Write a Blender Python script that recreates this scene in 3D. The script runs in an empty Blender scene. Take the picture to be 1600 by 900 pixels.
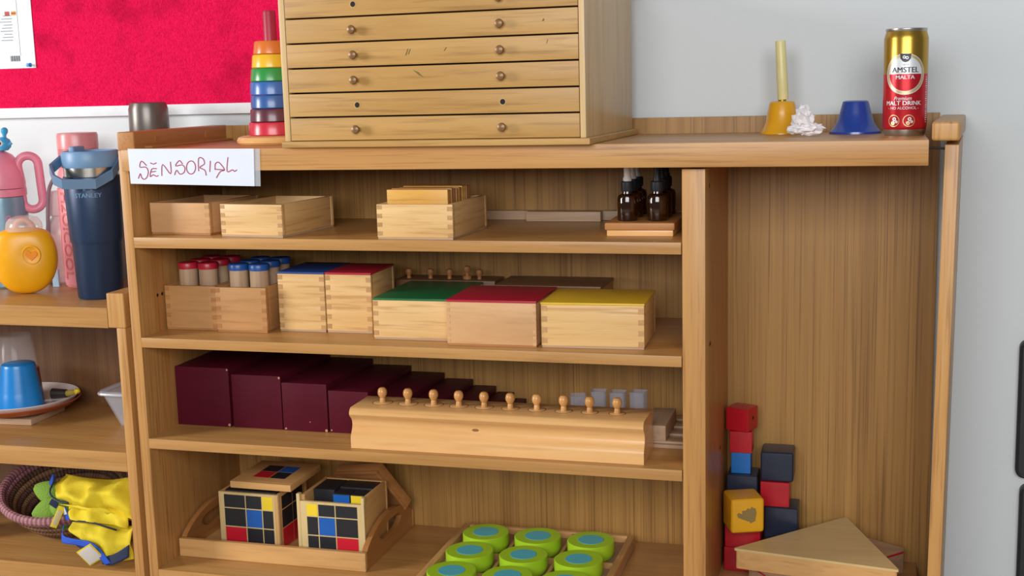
import bpy, bmesh, math, random
from mathutils import Vector, Matrix, noise
random.seed(7)
S = bpy.context.scene
C = S.collection
PI = math.pi

# ------------------------------------------------------------------ camera, world, light, exposure
cam = bpy.data.cameras.new('camera'); camo = bpy.data.objects.new('camera', cam); C.objects.link(camo)
cam.sensor_width = 36.0; cam.lens = 36.0 * 1959.5 / 1600.0; cam.clip_start = 0.05
_r = Vector((0.96088916, 0.27570822, -0.02601919)); _u = Vector((-0.01934509, 0.16055091, 0.98683797)); _f = Vector((-0.27625674, 0.94773856, -0.15960523))
camo.matrix_world = Matrix(((_r.x, _u.x, -_f.x, 1.2243), (_r.y, _u.y, -_f.y, -1.8536), (_r.z, _u.z, -_f.z, 1.0026), (0, 0, 0, 1)))
S.camera = camo
S.view_settings.view_transform = 'Standard'
try: S.view_settings.look = 'None'
except Exception: pass
S.view_settings.gamma = 1.0; S.view_settings.use_curve_mapping = False
S.view_settings.exposure = 0.0

wd = bpy.data.worlds.new('world'); S.world = wd; wd.use_nodes = True
bg = wd.node_tree.nodes['Background']; bg.inputs[0].default_value = (0.90, 0.95, 1.0, 1); bg.inputs[1].default_value = 0.13

def area(name, loc, target, sx, sy, power, col):
    l = bpy.data.lights.new(name, 'AREA'); l.shape = 'RECTANGLE'; l.size = sx; l.size_y = sy; l.energy = power; l.color = col
    o = bpy.data.objects.new(name, l); C.objects.link(o); o.location = loc
    o.rotation_euler = (Vector(target) - Vector(loc)).to_track_quat('-Z', 'Y').to_euler()
    return o
area('left_window_light', (-2.7, -1.75, 1.45), (0.5, 0.1, 0.55), 1.0, 1.2, 95, (1.0, 0.985, 0.965))
area('front_fill_light', (1.3, -3.4, 1.70), (0.9, 0.1, 0.6), 2.4, 1.1, 92, (0.985, 0.99, 1.0))  # broad fill lamp added in front to brighten the wall and shelf fronts

# ------------------------------------------------------------------ materials
def lin(h):
    h = h.lstrip('#'); o = []
    for i in (0, 2, 4):
        c = int(h[i:i+2], 16) / 255.0
        o.append(c / 12.92 if c <= 0.04045 else ((c + 0.055) / 1.055) ** 2.4)
    return (o[0], o[1], o[2], 1.0)
M = {}
def base_mat(name):
    m = bpy.data.materials.new(name); m.use_nodes = True
    nt = m.node_tree; return m, nt, nt.nodes['Principled BSDF']
def sset(b, **k):
    for a, v in k.items():
        if a in b.inputs: b.inputs[a].default_value = v
def plain(name, col, rough=0.45, metal=0.0, spec=0.5, var=0.06, bump=0.0, bscale=200.0, coat=0.0):
    if name in M: return M[name]
    m, nt, b = base_mat(name)
    c = lin(col)
    sset(b, **{'Roughness': rough, 'Metallic': metal, 'Specular IOR Level': spec, 'Coat Weight': coat, 'Coat Roughness': 0.15})
    tc = nt.nodes.new('ShaderNodeTexCoord'); n = nt.nodes.new('ShaderNodeTexNoise'); n.inputs['Scale'].default_value = 25; n.inputs['Detail'].default_value = 4
    nt.links.new(tc.outputs['Object'], n.inputs['Vector'])
    r = nt.nodes.new('ShaderNodeValToRGB'); r.color_ramp.elements[0].position = 0.3; r.color_ramp.elements[1].position = 0.7
    r.color_ramp.elements[0].color = tuple(x * (1 - var) for x in c[:3]) + (1,); r.color_ramp.elements[1].color = tuple(min(1, x * (1 + var)) for x in c[:3]) + (1,)
    nt.links.new(n.outputs['Fac'], r.inputs['Fac']); nt.links.new(r.outputs['Color'], b.inputs['Base Color'])
    if bump:
        n2 = nt.nodes.new('ShaderNodeTexNoise'); n2.inputs['Scale'].default_value = bscale; n2.inputs['Detail'].default_value = 3
        nt.links.new(tc.outputs['Object'], n2.inputs['Vector'])
        bp = nt.nodes.new('ShaderNodeBump'); bp.inputs['Strength'].default_value = bump; bp.inputs['Distance'].default_value = 0.002
        nt.links.new(n2.outputs['Fac'], bp.inputs['Height']); nt.links.new(bp.outputs['Normal'], b.inputs['Normal'])
    M[name] = m; return m
def clear(name, col, rough=0.05, trans=1.0, ior=1.3, alpha=1.0):
    m, nt, b = base_mat(name)
    sset(b, **{'Base Color': lin(col), 'Roughness': rough, 'Transmission Weight': trans, 'IOR': ior, 'Alpha': alpha})
    M[name] = m; return m
def film(name, col, alpha, rough=0.15):
    m, nt, b = base_mat(name)
    sset(b, **{'Base Color': lin(col), 'Roughness': rough, 'Alpha': alpha, 'Specular IOR Level': 0.8}); M[name] = m; return m
WOOD = {  # light, dark, pore, across scale, along scale, streak contrast, rough
    'edge':   ('#C8975A', '#B47F44', '#926232', 95, 2.2, 0.75, 0.38),
    'back':   ('#B4884A', '#9A703A', '#704C25', 170, 1.1, 0.7, 0.42),
    'board':  ('#C49458', '#AE7D44', '#946636', 100, 2.5, 0.45, 0.34),
    'cabinet': ('#C49A5A', '#B28646', '#8E6632', 75, 3.0, 0.6, 0.42),
    'cabside': ('#D8B886', '#C4A270', '#AA8858', 40, 2.0, 0.5, 0.35),
    'beech':  ('#E4BE84', '#D4A86A', '#B4824A', 75, 3.0, 0.65, 0.42),
    'beechpink': ('#D9AC7A', '#C9996A', '#B08255', 60, 3.5, 0.35, 0.42),
    'beechbrown': ('#C4935F', '#B3824F', '#976A3E', 55, 3.0, 0.5, 0.42),
    'knobwood': ('#D09A5C', '#BE8648', '#A06C36', 60, 4.0, 0.4, 0.3),
    'joint':  ('#C79B68', '#B08552', '#966C40', 160, 40.0, 0.3, 0.6),
    'tablet': ('#E0AE55', '#CC9440', '#A9752E', 70, 4.0, 0.5, 0.35),
    'tabletdark': ('#B87F42', '#9F6934', '#7F5026', 70, 4.0, 0.5, 0.38),
    'block':  ('#E8B87C', '#D9A465', '#C08A50', 45, 2.5, 0.35, 0.27),
    'lidbrown': ('#B9804C', '#A56E3D', '#8A5930', 70, 3.0, 0.4, 0.45),
    'greywood': ('#C0A284', '#AD8E70', '#957759', 70, 3.0, 0.4, 0.5),
    'tray':   ('#D7A86C', '#C4935A', '#A77A46', 60, 3.0, 0.4, 0.4),
    'rail':   ('#B77F48', '#A46D3A', '#8B5A2E', 90, 3.0, 0.5, 0.4),
    'lbdark': ('#7C5838', '#66432A', '#4E321E', 130, 1.2, 0.6, 0.45),
    'triface': ('#D9C08A', '#CDB27A', '#BE9F68', 50, 3.0, 0.35, 0.36),
}
def W(kind, ax='x'):
    key = 'wood_%s_%s' % (kind, ax)
    if key in M: return M[key]
    a, d, p, sc, al, con, rough = WOOD[kind]
    m, nt, b = base_mat(key); N = nt.nodes; L = nt.links
    tc = N.new('ShaderNodeTexCoord'); oi = N.new('ShaderNodeObjectInfo')
    mul = N.new('ShaderNodeMath'); mul.operation = 'MULTIPLY'; mul.inputs[1].default_value = 7.3; L.new(oi.outputs['Random'], mul.inputs[0])
    add = N.new('ShaderNodeVectorMath'); add.operation = 'ADD'; L.new(tc.outputs['Object'], add.inputs[0]); L.new(mul.outputs[0], add.inputs[1])
    def mapped(s_across, s_along):
        mp = N.new('ShaderNodeMapping'); mp.inputs['Scale'].default_value = tuple(s_along if c == ax else s_across for c in 'xyz')
        L.new(add.outputs[0], mp.inputs['Vector']); return mp
    n1 = N.new('ShaderNodeTexNoise'); n1.inputs['Scale'].default_value = 1; n1.inputs['Detail'].default_value = 5; n1.inputs['Roughness'].default_value = 0.62; n1.inputs['Distortion'].default_value = 0.6
    L.new(mapped(sc * 0.32, al * 0.7).outputs[0], n1.inputs['Vector'])
    r1 = N.new('ShaderNodeValToRGB'); r1.color_ramp.elements[0].position = 0.32; r1.color_ramp.elements[1].position = 0.68
    r1.color_ramp.elements[0].color = lin(d); r1.color_ramp.elements[1].color = lin(a); L.new(n1.outputs['Fac'], r1.inputs['Fac'])
    n2 = N.new('ShaderNodeTexNoise'); n2.inputs['Scale'].default_value = 1; n2.inputs['Detail'].default_value = 3; n2.inputs['Roughness'].default_value = 0.5
    L.new(mapped(sc * 2.4, al * 3.0).outputs[0], n2.inputs['Vector'])
    r2 = N.new('ShaderNodeValToRGB'); r2.color_ramp.elements[0].position = 0.52; r2.color_ramp.elements[1].position = 0.72
    r2.color_ramp.elements[0].color = (0, 0, 0, 1); r2.color_ramp.elements[1].color = (con, con, con, 1); L.new(n2.outputs['Fac'], r2.inputs['Fac'])
    mx = N.new('ShaderNodeMix'); mx.data_type = 'RGBA'; L.new(r2.outputs['Color'], mx.inputs[0]); L.new(r1.outputs['Color'], mx.inputs[6]); mx.inputs[7].default_value = lin(p)
    # broad cloud of tone
    n3 = N.new('ShaderNodeTexNoise'); n3.inputs['Scale'].default_value = 1; n3.inputs['Detail'].default_value = 2; L.new(mapped(9, 2.5).outputs[0], n3.inputs['Vector'])
    hs = N.new('ShaderNodeHueSaturation'); mr = N.new('ShaderNodeMapRange'); mr.inputs[3].default_value = 0.9; mr.inputs[4].default_value = 1.1
    L.new(n3.outputs['Fac'], mr.inputs[0]); L.new(mr.outputs[0], hs.inputs['Value']); L.new(mx.outputs[2], hs.inputs['Color'])
    L.new(hs.outputs['Color'], b.inputs['Base Color'])
    sset(b, **{'Roughness': rough, 'Specular IOR Level': 0.45})
    bp = N.new('ShaderNodeBump'); bp.inputs['Strength'].default_value = 0.12; bp.inputs['Distance'].default_value = 0.0006; bp.invert = True
    L.new(r2.outputs['Color'], bp.inputs['Height']); L.new(bp.outputs['Normal'], b.inputs['Normal'])
    M[key] = m; return m

# ------------------------------------------------------------------ geometry helpers
def bx(bm, x0, x1, y0, y1, z0, z1, bev=0.0, seg=2):
    r = bmesh.ops.create_cube(bm, size=1.0); vs = r['verts']
    for v in vs:
        v.co = Vector(((x0 + x1) / 2 + v.co.x * (x1 - x0), (y0 + y1) / 2 + v.co.y * (y1 - y0), (z0 + z1) / 2 + v.co.z * (z1 - z0)))
    if bev > 0:
        es = list({e for v in vs for e in v.link_edges})
        bmesh.ops.bevel(bm, geom=es, offset=bev, segments=seg, affect='EDGES', profile=0.6)
    return bm
def box(*a, **k): return bx(bmesh.new(), *a, **k)
def lathe(prof, seg=36, c=(0, 0, 0), bm=None, closed=False, a0=0.0):
    bm = bm or bmesh.new(); rings = []
    for r, z in prof:
        if r < 1e-6: rings.append([bm.verts.new((c[0], c[1], c[2] + z))])
        else: rings.append([bm.verts.new((c[0] + r * math.cos(a0 + 2*PI*i/seg), c[1] + r * math.sin(a0 + 2*PI*i/seg), c[2] + z)) for i in range(seg)])
    pairs = list(zip(rings, rings[1:])) + ([(rings[-1], rings[0])] if closed else [])
    for A, B in pairs:
        for i in range(seg):
            j = (i + 1) % seg
            if len(A) == 1 and len(B) == 1: continue
            if len(A) == 1: bm.faces.new((A[0], B[j], B[i]))
            elif len(B) == 1: bm.faces.new((A[i], A[j], B[0]))
            else: bm.faces.new((A[i], A[j], B[j], B[i]))
    return bm
def prism(poly, ax, a, b, bm=None):
    """extrude a 2D polygon along axis ax ('x': poly=(y,z), 'y': (x,z), 'z': (x,y))"""
    bm = bm or bmesh.new()
    def P(p, t):
        return {'x': (t, p[0], p[1]), 'y': (p[0], t, p[1]), 'z': (p[0], p[1], t)}[ax]
    A = [bm.verts.new(P(p, a)) for p in poly]; B = [bm.verts.new(P(p, b)) for p in poly]
    n = len(poly)
    bm.faces.new(A); bm.faces.new(list(reversed(B)))
    for i in range(n):
        j = (i + 1) % n; bm.faces.new((A[i], B[i], B[j], A[j]))
    bmesh.ops.recalc_face_normals(bm, faces=bm.faces[:])
    return bm
def tube(pts, rad, seg=8, bm=None, closed=False, flat=None):
    bm = bm or bmesh.new(); pts = [Vector(p) for p in pts]; n = len(pts); rings = []
    prev = None
    for i, p in enumerate(pts):
        t = (pts[(i+1) % n] - pts[i-1]) if closed else (pts[min(i+1, n-1)] - pts[max(i-1, 0)])
        t.normalize()
        if prev is None:
            a = t.cross(Vector((0, 0, 1)))
            if a.length < 1e-3: a = t.cross(Vector((0, 1, 0)))
        else: a = prev - t * prev.dot(t)
        a.normalize(); prev = a; b = t.cross(a); r = rad[i] if isinstance(rad, (list, tuple)) else rad
        ra, rb = (r, r) if not flat else flat
        rings.append([bm.verts.new(p + a * ra * math.cos(2*PI*k/seg) + b * rb * math.sin(2*PI*k/seg)) for k in range(seg)])
    for i in range(n if closed else n - 1):
        A, B = rings[i], rings[(i+1) % n]
        for k in range(seg):
            j = (k + 1) % seg; bm.faces.new((A[k], A[j], B[j], B[k]))
    if not closed:
        bm.faces.new(list(reversed(rings[0]))); bm.faces.new(rings[-1])
    bmesh.ops.recalc_face_normals(bm, faces=bm.faces[:])
    return bm
def smoothline(pts, k=5):
    P = [Vector(p) for p in pts]; out = []
    for i in range(len(P) - 1):
        p0, p1, p2, p3 = P[max(i-1, 0)], P[i], P[i+1], P[min(i+2, len(P)-1)]
        for s in range(k):
            t = s / k
            out.append(0.5 * ((2*p1) + (p2-p0)*t + (2*p0-5*p1+4*p2-p3)*t*t + (3*p1-p0-3*p2+p3)*t**3))
    return out + [P[-1]]
def finish(bm, name, mat, angle=35):
    me = bpy.data.meshes.new(name); bm.to_mesh(me); bm.free()
    me.materials.append(mat)
    for p in me.polygons: p.use_smooth = True
    try: me.set_sharp_from_angle(angle=math.radians(angle))
    except Exception: pass
    return me
def part(name, bm, mat, parent=None, label=None, loc=None, rot=None, angle=35):
    me = bm if isinstance(bm, bpy.types.Mesh) else finish(bm, name, mat, angle)
    o = bpy.data.objects.new(name, me); C.objects.link(o)
    if parent: o.parent = parent
    if loc: o.location = loc
    if rot: o.rotation_euler = rot
    if label: o['label'] = label
    return o
def tag(o, label, cat, group=None):
    o['label'] = label; o['category'] = cat
    if group: o['group'] = group
    return o
def thing(name, label, cat, loc=(0, 0, 0), rz=0.0, group=None, rot=None):
    o = bpy.data.objects.new(name, None); C.objects.link(o); o.location = loc
    o.rotation_euler = rot if rot else (0, 0, math.radians(rz)); o.empty_display_size = 0.02
    return tag(o, label, cat, group)
def struct(name, bm, mat, label):
    o = part(name, bm, mat); o['kind'] = 'structure'; o['label'] = label; return o
def text_bm(s, size, ext=0.0, bold=0.0, shear=0.0, width=None, spacing=1.0):
    """flat text mesh in XY centred on the origin"""
    cu = bpy.data.curves.new('t', 'FONT'); cu.body = s; cu.size = size; cu.align_x = 'CENTER'; cu.align_y = 'CENTER'; cu.shear = shear
    cu.resolution_u = 3; cu.space_character = spacing
    ob = bpy.data.objects.new('t', cu); C.objects.link(ob)
    dg = bpy.context.evaluated_depsgraph_get(); dg.update(); ev = ob.evaluated_get(dg); me = ev.to_mesh()
    bm = bmesh.new(); bm.from_mesh(me); ev.to_mesh_clear()
    bpy.data.objects.remove(ob); bpy.data.curves.remove(cu)
    xs = [v.co.x for v in bm.verts]
    if width and xs:
        k = width / (max(xs) - min(xs)); c0 = (max(xs) + min(xs)) / 2
        for v in bm.verts: v.co.x = (v.co.x - c0) * k
    if bold:
        cp_ = bm.copy()
        for v in bm.verts: v.co.x -= bold
        for v in cp_.verts: v.co.x += bold; v.co.z -= 0.00001
        m_ = bpy.data.meshes.new('t'); cp_.to_mesh(m_); cp_.free(); bm.from_mesh(m_); bpy.data.meshes.remove(m_)
    return bm
def wrap(bm, cx, cy, rfun, z0, ang0=-PI/2, off=0.0003, vertical=False):
    """bend a flat text (x = arc length, y = height) round an upright cylinder of radius rfun(z)"""
    for _ in range(2):
        es = [e for e in bm.edges if e.calc_length() > 0.004]
        if es: bmesh.ops.subdivide_edges(bm, edges=es, cuts=1)
    bmesh.ops.triangulate(bm, faces=bm.faces[:])
    for v in bm.verts:
        x, y = (v.co.x, v.co.y) if not vertical else (-v.co.y * -1, v.co.x * -1)
        z = z0 + y; r = rfun(z) + off + v.co.z; a = ang0 + x / r
        v.co = Vector((cx + r * math.cos(a), cy + r * math.sin(a), z))
    return bm

PAL = dict(red=plain('paint_red', '#C81E30', 0.35), blue=plain('paint_blue', '#1C5FB4', 0.35), yellow=plain('paint_yellow', '#EFD02E', 0.4), black=plain('paint_black', '#24252A', 0.4), green=plain('paint_green', '#1E6B3C', 0.35))
dark = plain('dark_hole', '#17120D', 0.8)

# ------------------------------------------------------------------ the setting
def wall_material():
    m, nt, b = base_mat('wall_paint'); N = nt.nodes; L = nt.links
    tc = N.new('ShaderNodeTexCoord'); n = N.new('ShaderNodeTexNoise'); n.inputs['Scale'].default_value = 2.0; n.inputs['Detail'].default_value = 3
    L.new(tc.outputs['Object'], n.inputs['Vector'])
    r = N.new('ShaderNodeValToRGB'); r.color_ramp.elements[0].color = lin('#D2D8DA'); r.color_ramp.elements[1].color = lin('#DADFE1'); L.new(n.outputs['Fac'], r.inputs['Fac']); L.new(r.outputs['Color'], b.inputs['Base Color'])
    n2 = N.new('ShaderNodeTexNoise'); n2.inputs['Scale'].default_value = 160; n2.inputs['Detail'].default_value = 2; L.new(tc.outputs['Object'], n2.inputs['Vector'])
    bp = N.new('ShaderNodeBump'); bp.inputs['Strength'].default_value = 0.25; bp.inputs['Distance'].default_value = 0.001; L.new(n2.outputs['Fac'], bp.inputs['Height']); L.new(bp.outputs['Normal'], b.inputs['Normal'])
    sset(b, Roughness=0.6); return m
wm = wall_material()
WY = 0.336
struct('wall_back', box(-3.0, 3.5, WY, WY + 0.12, -0.02, 2.9), wm, 'off-white painted wall behind the shelves')
struct('floor', box(-3.0, 3.5, -4.0, WY + 0.12, -0.06, 0.0), plain('floor_vinyl', '#9A8F80', 0.4), 'plain beige floor under the shelves')

# ------------------------------------------------------------------ main shelf unit
Z1, Z2, Z3, Z4, ZT = 0.7642, 0.5906, 0.4113, 0.1722, 0.9132
XD0, XD1, DB = 0.95, 0.9844, 0.3125
u = thing('shelf_unit', 'large oak-veneer shelf unit with the paper sign and tall right bay', 'shelf unit')
part('side_panel', box(0, 0.0177, 0, DB, 0, 0.9108, 0.0008), W('edge', 'z'), u)
for zt, th in ((Z1, 0.018), (Z2, 0.017), (Z3, 0.0176)):
    part('shelf_board', box(0.0177, XD0 - 0.0015, 0.0, DB, zt - th, zt, 0.0008), W('board', 'x'), u)
part('bottom_board', box(0.0177, 1.305, 0.0, DB, Z4 - 0.02, Z4, 0.0008), W('board', 'x'), u)
part('kick_board', box(0.0177, 1.305, 0.02, 0.038, 0, Z4 - 0.02), W('edge', 'x'), u)
part('divider_post', box(XD0, XD1, 0.0, 0.075, Z4, 0.8735, 0.0008), W('edge', 'z'), u)
part('divider_panel', box(XD0, XD1 - 0.0012, 0.075, DB, Z4, 0.8735), W('rail', 'z'), u)
part('top_board', box(0.0185, 1.2955, -0.02, DB, 0.8775, ZT, 0.0012), W('edge', 'x'), u)
part('back_panel', box(0.002, 1.3245, DB, DB + 0.012, 0.02, 0.9407), W('back', 'z'), u)
part('side_rail', box(-0.0005, 0.0322, 0.0, 0.318, 0.9112, 0.942, 0.003, 3), W('rail', 'y'), u)
part('rail_strip', box(0.0322, 0.047, 0.03, 0.31, ZT, ZT + 0.004, 0.001), W('rail', 'y'), u)
for yy in (0.07, 0.24):
    part('screw_cap', lathe([(0, 0.0007), (0.006, 0.0007), (0.007, 0)], 16), W('rail', 'z'), u, loc=(0.0322, yy, 0.927), rot=(0, PI/2, 0))
for yy, zz in ((0.06, 0.675), (0.075, 0.675)):
    part('peg_hole', lathe([(0, 0.0004), (0.003, 0.0004), (0.003, 0)], 12), dark, u, loc=(0.0178, yy, zz - 0.02), rot=(0, PI/2, 0))
for yy, zz in ((0.05, 0.845), (0.06, 0.60), (0.19, 0.395), (0.05, 0.60)):
    part('peg_hole', lathe([(0, 0.0004), (0.0032, 0.0004), (0.0032, 0)], 12), dark, u, loc=(XD1, yy, zz), rot=(0, PI/2, 0))
# the right side panel swings loose
rp = part('side_panel', box(0, 0.0185, 0, 0.31, 0, 0.905, 0.0008), W('edge', 'z'), u, loc=(1.3068, 0.0, 0), rot=(0, 0.0118, -0.078))
rl = bx(bmesh.new(), 0, 0.038, 0, 0.318, 0.9103, 0.9372, 0.005, 4)
part('side_rail', rl, W('edge', 'z'), u, loc=(1.2993, 0.0, 0), rot=(0, 0, -0.085))
part('fixing_bolt', tube([(1.292, 0.012, 0.9005), (1.322, 0.012, 0.899)], 0.0017, 8), plain('bolt_steel', '#3A3836', 0.4, 0.8), u)

# ------------------------------------------------------------------ low shelf unit at left
lu = thing('low_shelf_unit', 'lower wooden shelf unit on the left with drink bottles on top', 'shelf unit')
LZ = 0.641
part('side_panel', box(-0.0293, -0.0112, 0, DB, 0, 0.606, 0.0008), W('edge', 'z'), lu)
part('side_panel', box(-0.98, -0.962, 0, DB, 0, 0.606, 0.0008), W('edge', 'z'), lu)
part('side_rail', box(-0.0455, -0.0112, 0, DB, 0.606, 0.6672, 0.003, 3), W('edge', 'z'), lu)
part('side_rail', box(-0.98, -0.946, 0, DB, 0.606, 0.6672, 0.003, 3), W('edge', 'z'), lu)
part('top_board', box(-0.946, -0.0458, 0.0, DB, 0.6055, LZ, 0.001), W('board', 'x'), lu)
part('shelf_board', box(-0.962, -0.0294, 0.0, DB, 0.348, 0.383, 0.0012), W('board', 'x'), lu)
part('bottom_board', box(-0.962, -0.0294, 0.0, DB, 0.127, 0.162, 0.0012), W('board', 'x'), lu)
part('back_panel', box(-0.98, -0.012, DB, DB + 0.012, 0.02, 0.62), W('lbdark', 'z'), lu)

# ------------------------------------------------------------------ pin board, poster, black panels on the wall
def felt():
    m, nt, b = base_mat('red_felt'); N = nt.nodes; L = nt.links
    tc = N.new('ShaderNodeTexCoord'); mp = N.new('ShaderNodeMapping'); mp.inputs['Scale'].default_value = (700, 700, 260); L.new(tc.outputs['Object'], mp.inputs['Vector'])
    n = N.new('ShaderNodeTexNoise'); n.inputs['Scale'].default_value = 1; n.inputs['Detail'].default_value = 3; L.new(mp.outputs[0], n.inputs['Vector'])
    n3 = N.new('ShaderNodeTexNoise'); n3.inputs['Scale'].default_value = 14; n3.inputs['Detail'].default_value = 4; L.new(tc.outputs['Object'], n3.inputs['Vector'])
    r = N.new('ShaderNodeValToRGB'); r.color_ramp.elements[0].position = 0.3; r.color_ramp.elements[1].position = 0.65; r.color_ramp.elements[0].color = lin('#C4063B'); r.color_ramp.elements[1].color = lin('#F01A55'); L.new(n.outputs['Fac'], r.inputs['Fac'])
    mx = N.new('ShaderNodeMix'); mx.data_type = 'RGBA'; mx.blend_type = 'MULTIPLY'; r3 = N.new('ShaderNodeValToRGB'); r3.color_ramp.elements[0].position = 0.3; r3.color_ramp.elements[1].position = 0.5
    r3.color_ramp.elements[0].color = (0.72, 0.68, 0.7, 1); r3.color_ramp.elements[1].color = (1, 1, 1, 1); L.new(n3.outputs['Fac'], r3.inputs['Fac'])
    mx.inputs[0].default_value = 1; L.new(r.outputs['Color'], mx.inputs[6]); L.new(r3.outputs['Color'], mx.inputs[7]); L.new(mx.outputs[2], b.inputs['Base Color'])
    bp = N.new('ShaderNodeBump'); bp.inputs['Strength'].default_value = 0.6; bp.inputs['Distance'].default_value = 0.0015; L.new(n.outputs['Fac'], bp.inputs['Height']); L.new(bp.outputs['Normal'], b.inputs['Normal'])
    sset(b, Roughness=0.95, **{'Specular IOR Level': 0.1}); return m
pb = thing('pin_board', 'crimson felt pin board with a white frame on the wall', 'pin board', (0, WY, 0))
part('felt', box(-1.2, 0.42, -0.008, 0, 0.978, 1.75), felt(), pb)
wf = plain('white_frame', '#E6EAEC', 0.4)
part('frame_rail', box(-1.215, 0.44, -0.014, 0, 0.963, 0.983, 0.001), wf, pb)
part('frame_rail', box(-1.215, 0.44, -0.014, 0, 1.745, 1.765, 0.001), wf, pb)
part('frame_stile', box(0.42, 0.44, -0.014, 0, 0.983, 1.745, 0.001), wf, pb)
part('frame_stile', box(-1.215, -1.195, -0.014, 0, 0.983, 1.745, 0.001), wf, pb)
po = thing('poster', 'white printed sheet pinned at the left of the red board', 'poster', (-0.388, WY - 0.0085, 1.0615))
part('sheet', box(-0.30, 0.0, -0.0012, 0, 0, 0.26), plain('poster_white', '#E4E9EB', 0.5), po)
ink = plain('poster_ink', '#7C868E', 0.6); inkd = plain('poster_inkdark', '#3C444C', 0.6)
part('printed_line', box(-0.0335, -0.0328, -0.0016, -0.001, 0.025, 0.26), ink, po)
for k in range(9):
    part('printed_line', box(-0.075 + 0.004 * (k % 3), -0.048 + 0.002 * (k % 2), -0.0016, -0.001, 0.055 + 0.006*k, 0.0565 + 0.006*k), ink, po)
for k in range(6):
    part('printed_line', box(-0.085, -0.045 + 0.003*(k % 3), -0.0016, -0.001, 0.135 + 0.008*k, 0.1365 + 0.008*k), ink, po)
for i, (a, b_) in enumerate((('#B8423A', -0.062), ('#C9A63A', -0.047))):
    fl = part('printed_flag', box(b_, b_ + 0.011, -0.0016, -0.001, 0.104, 0.112), plain('flag_%d' % i, a, 0.6), po)
part('printed_flag', box(-0.047, -0.036, -0.0017, -0.001, 0.1065, 0.1095), plain('flag_red', '#B8322A', 0.6), po)
for k in range(9):
    part('printed_bar', box(-0.057 + 0.0026*k, -0.0558 + 0.0026*k + 0.0005*(k % 2), -0.0016, -0.001, 0.014, 0.025), inkd, po)
pin = thing('push_pin', 'small blue push pin in the corner of the white sheet', 'push pin', (-0.4005, WY - 0.0097, 1.0675))
pbm = lathe([(0, 0), (0.0038, 0), (0.0042, 0.001), (0.0022, 0.0025), (0.0019, 0.006), (0.0036, 0.008), (0.0038, 0.0095), (0, 0.0098)], 18)
part('pin_head', pbm, plain('pin_blue', '#1878C8', 0.3), pin, rot=(PI/2, 0, 0))
blk = plain('black_panel', '#26282B', 0.45)
def rrect(x0, x1, z0, z1, r=0.012, n=5):
    out = []
    for cx, cz, a in ((x1-r, z0+r, -PI/2), (x1-r, z1-r, 0), (x0+r, z1-r, PI/2), (x0+r, z0+r, PI)):
        out += [(cx + r*math.cos(a + PI/2*k/n), cz + r*math.sin(a + PI/2*k/n)) for k in range(n+1)]
    return out
for nm, z0, z1, x0, lb in (('wall_pocket', 0.331, 0.565, 1.4605, 'upper of two black wall panels at the right edge'), ('wall_pocket', 0.02, 0.318, 1.469, 'lower of two black wall panels at the right edge')):
    t = thing(nm, lb, 'wall panel', (0, WY, 0), group='black wall panels')
    part('plate', prism(rrect(x0, x0 + 0.28, z0, z1), 'y', -0.012, 0), blk, t)
    part('rim', tube([(a, -0.012, b) for a, b in rrect(x0 + 0.002, x0 + 0.278, z0 + 0.002, z1 - 0.002)], 0.003, 6, closed=True), blk, t)

# ------------------------------------------------------------------ paper sign
sg = thing('paper_sign', 'white paper sign with red handwritten capitals taped to the shelf edge', 'sign', (0, -0.0208, 0))
paper = plain('paper_white', '#DCE2EE', 0.55, var=0.02)
def quadslab(p, y0, y1):
    return prism(p, 'y', y0, y1)
part('sheet', quadslab([(0.0332, 0.9150), (0.2643, 0.9128), (0.2618, 0.8524), (0.0342, 0.8572)], -0.0012, -0.0004), paper, sg)
part('tape', quadslab([(0.2600, 0.9127), (0.2745, 0.9121), (0.2722, 0.8522), (0.2580, 0.8526)], -0.0004, 0.0), film('tape_clear', '#E8EEF4', 0.3), sg)
def px2(x, y):  # pen strokes measured on the sheet
    return (0.0332 + (x - 199) / (396.5 - 199) * (0.2640 - 0.0332), 0.9145 - (y - 232.5) / 57.5 * 0.0597)
def zA(p): return (170 + p[0] / 7.5, 180 + p[1] / 7.5)
def zB(p): return (180 + p[0] / 3.914, 170 + p[1] / 3.914)
strokes = [
    [zA(p) for p in ((432, 592), (375, 538), (350, 608), (420, 610), (447, 655), (432, 722), (395, 755), (365, 738), (350, 688), (322, 746))],
    [zA(p) for p in ((480, 560), (515, 574), (552, 560))],
    [zA(p) for p in ((552, 630), (492, 634), (466, 722), (505, 702), (540, 720), (566, 710))],
    [zA(p) for p in ((484, 668), (540, 660))],
    [zA(p) for p in ((607, 715), (626, 580), (714, 692), (721, 548))],
    [zA(p) for p in ((862, 576), (828, 536), (778, 598), (858, 588), (888, 628), (870, 680), (822, 695), (788, 650), (760, 705))],
    [zB((462 + 28*math.cos(a), 362 - 40*math.sin(a) - 4*math.cos(a))) for a in [2*PI*k/16 for k in range(17)]],
    [zB(p) for p in ((508, 385), (512, 308), (538, 308), (546, 340), (516, 362), (546, 380), (552, 412))],
    [zB(p) for p in ((583, 322), (575, 390))],
    [zB(p) for p in ((609, 372), (612, 342), (634, 332), (666, 377), (640, 388), (613, 427))],
    [zB(p) for p in ((606, 374), (664, 378))],
    [zB(p) for p in ((691, 301), (681, 387), (714, 378), (724, 388), (740, 379))]]
penm = plain('marker_red', '#B03A58', 0.6)
for st in strokes:
    pts = [(a, -0.0013, b) for a, b in (px2(*p) for p in st)]
    part('pen_stroke', tube(smoothline(pts, 4), 0.00085, 6, flat=None), penm, sg)

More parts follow.
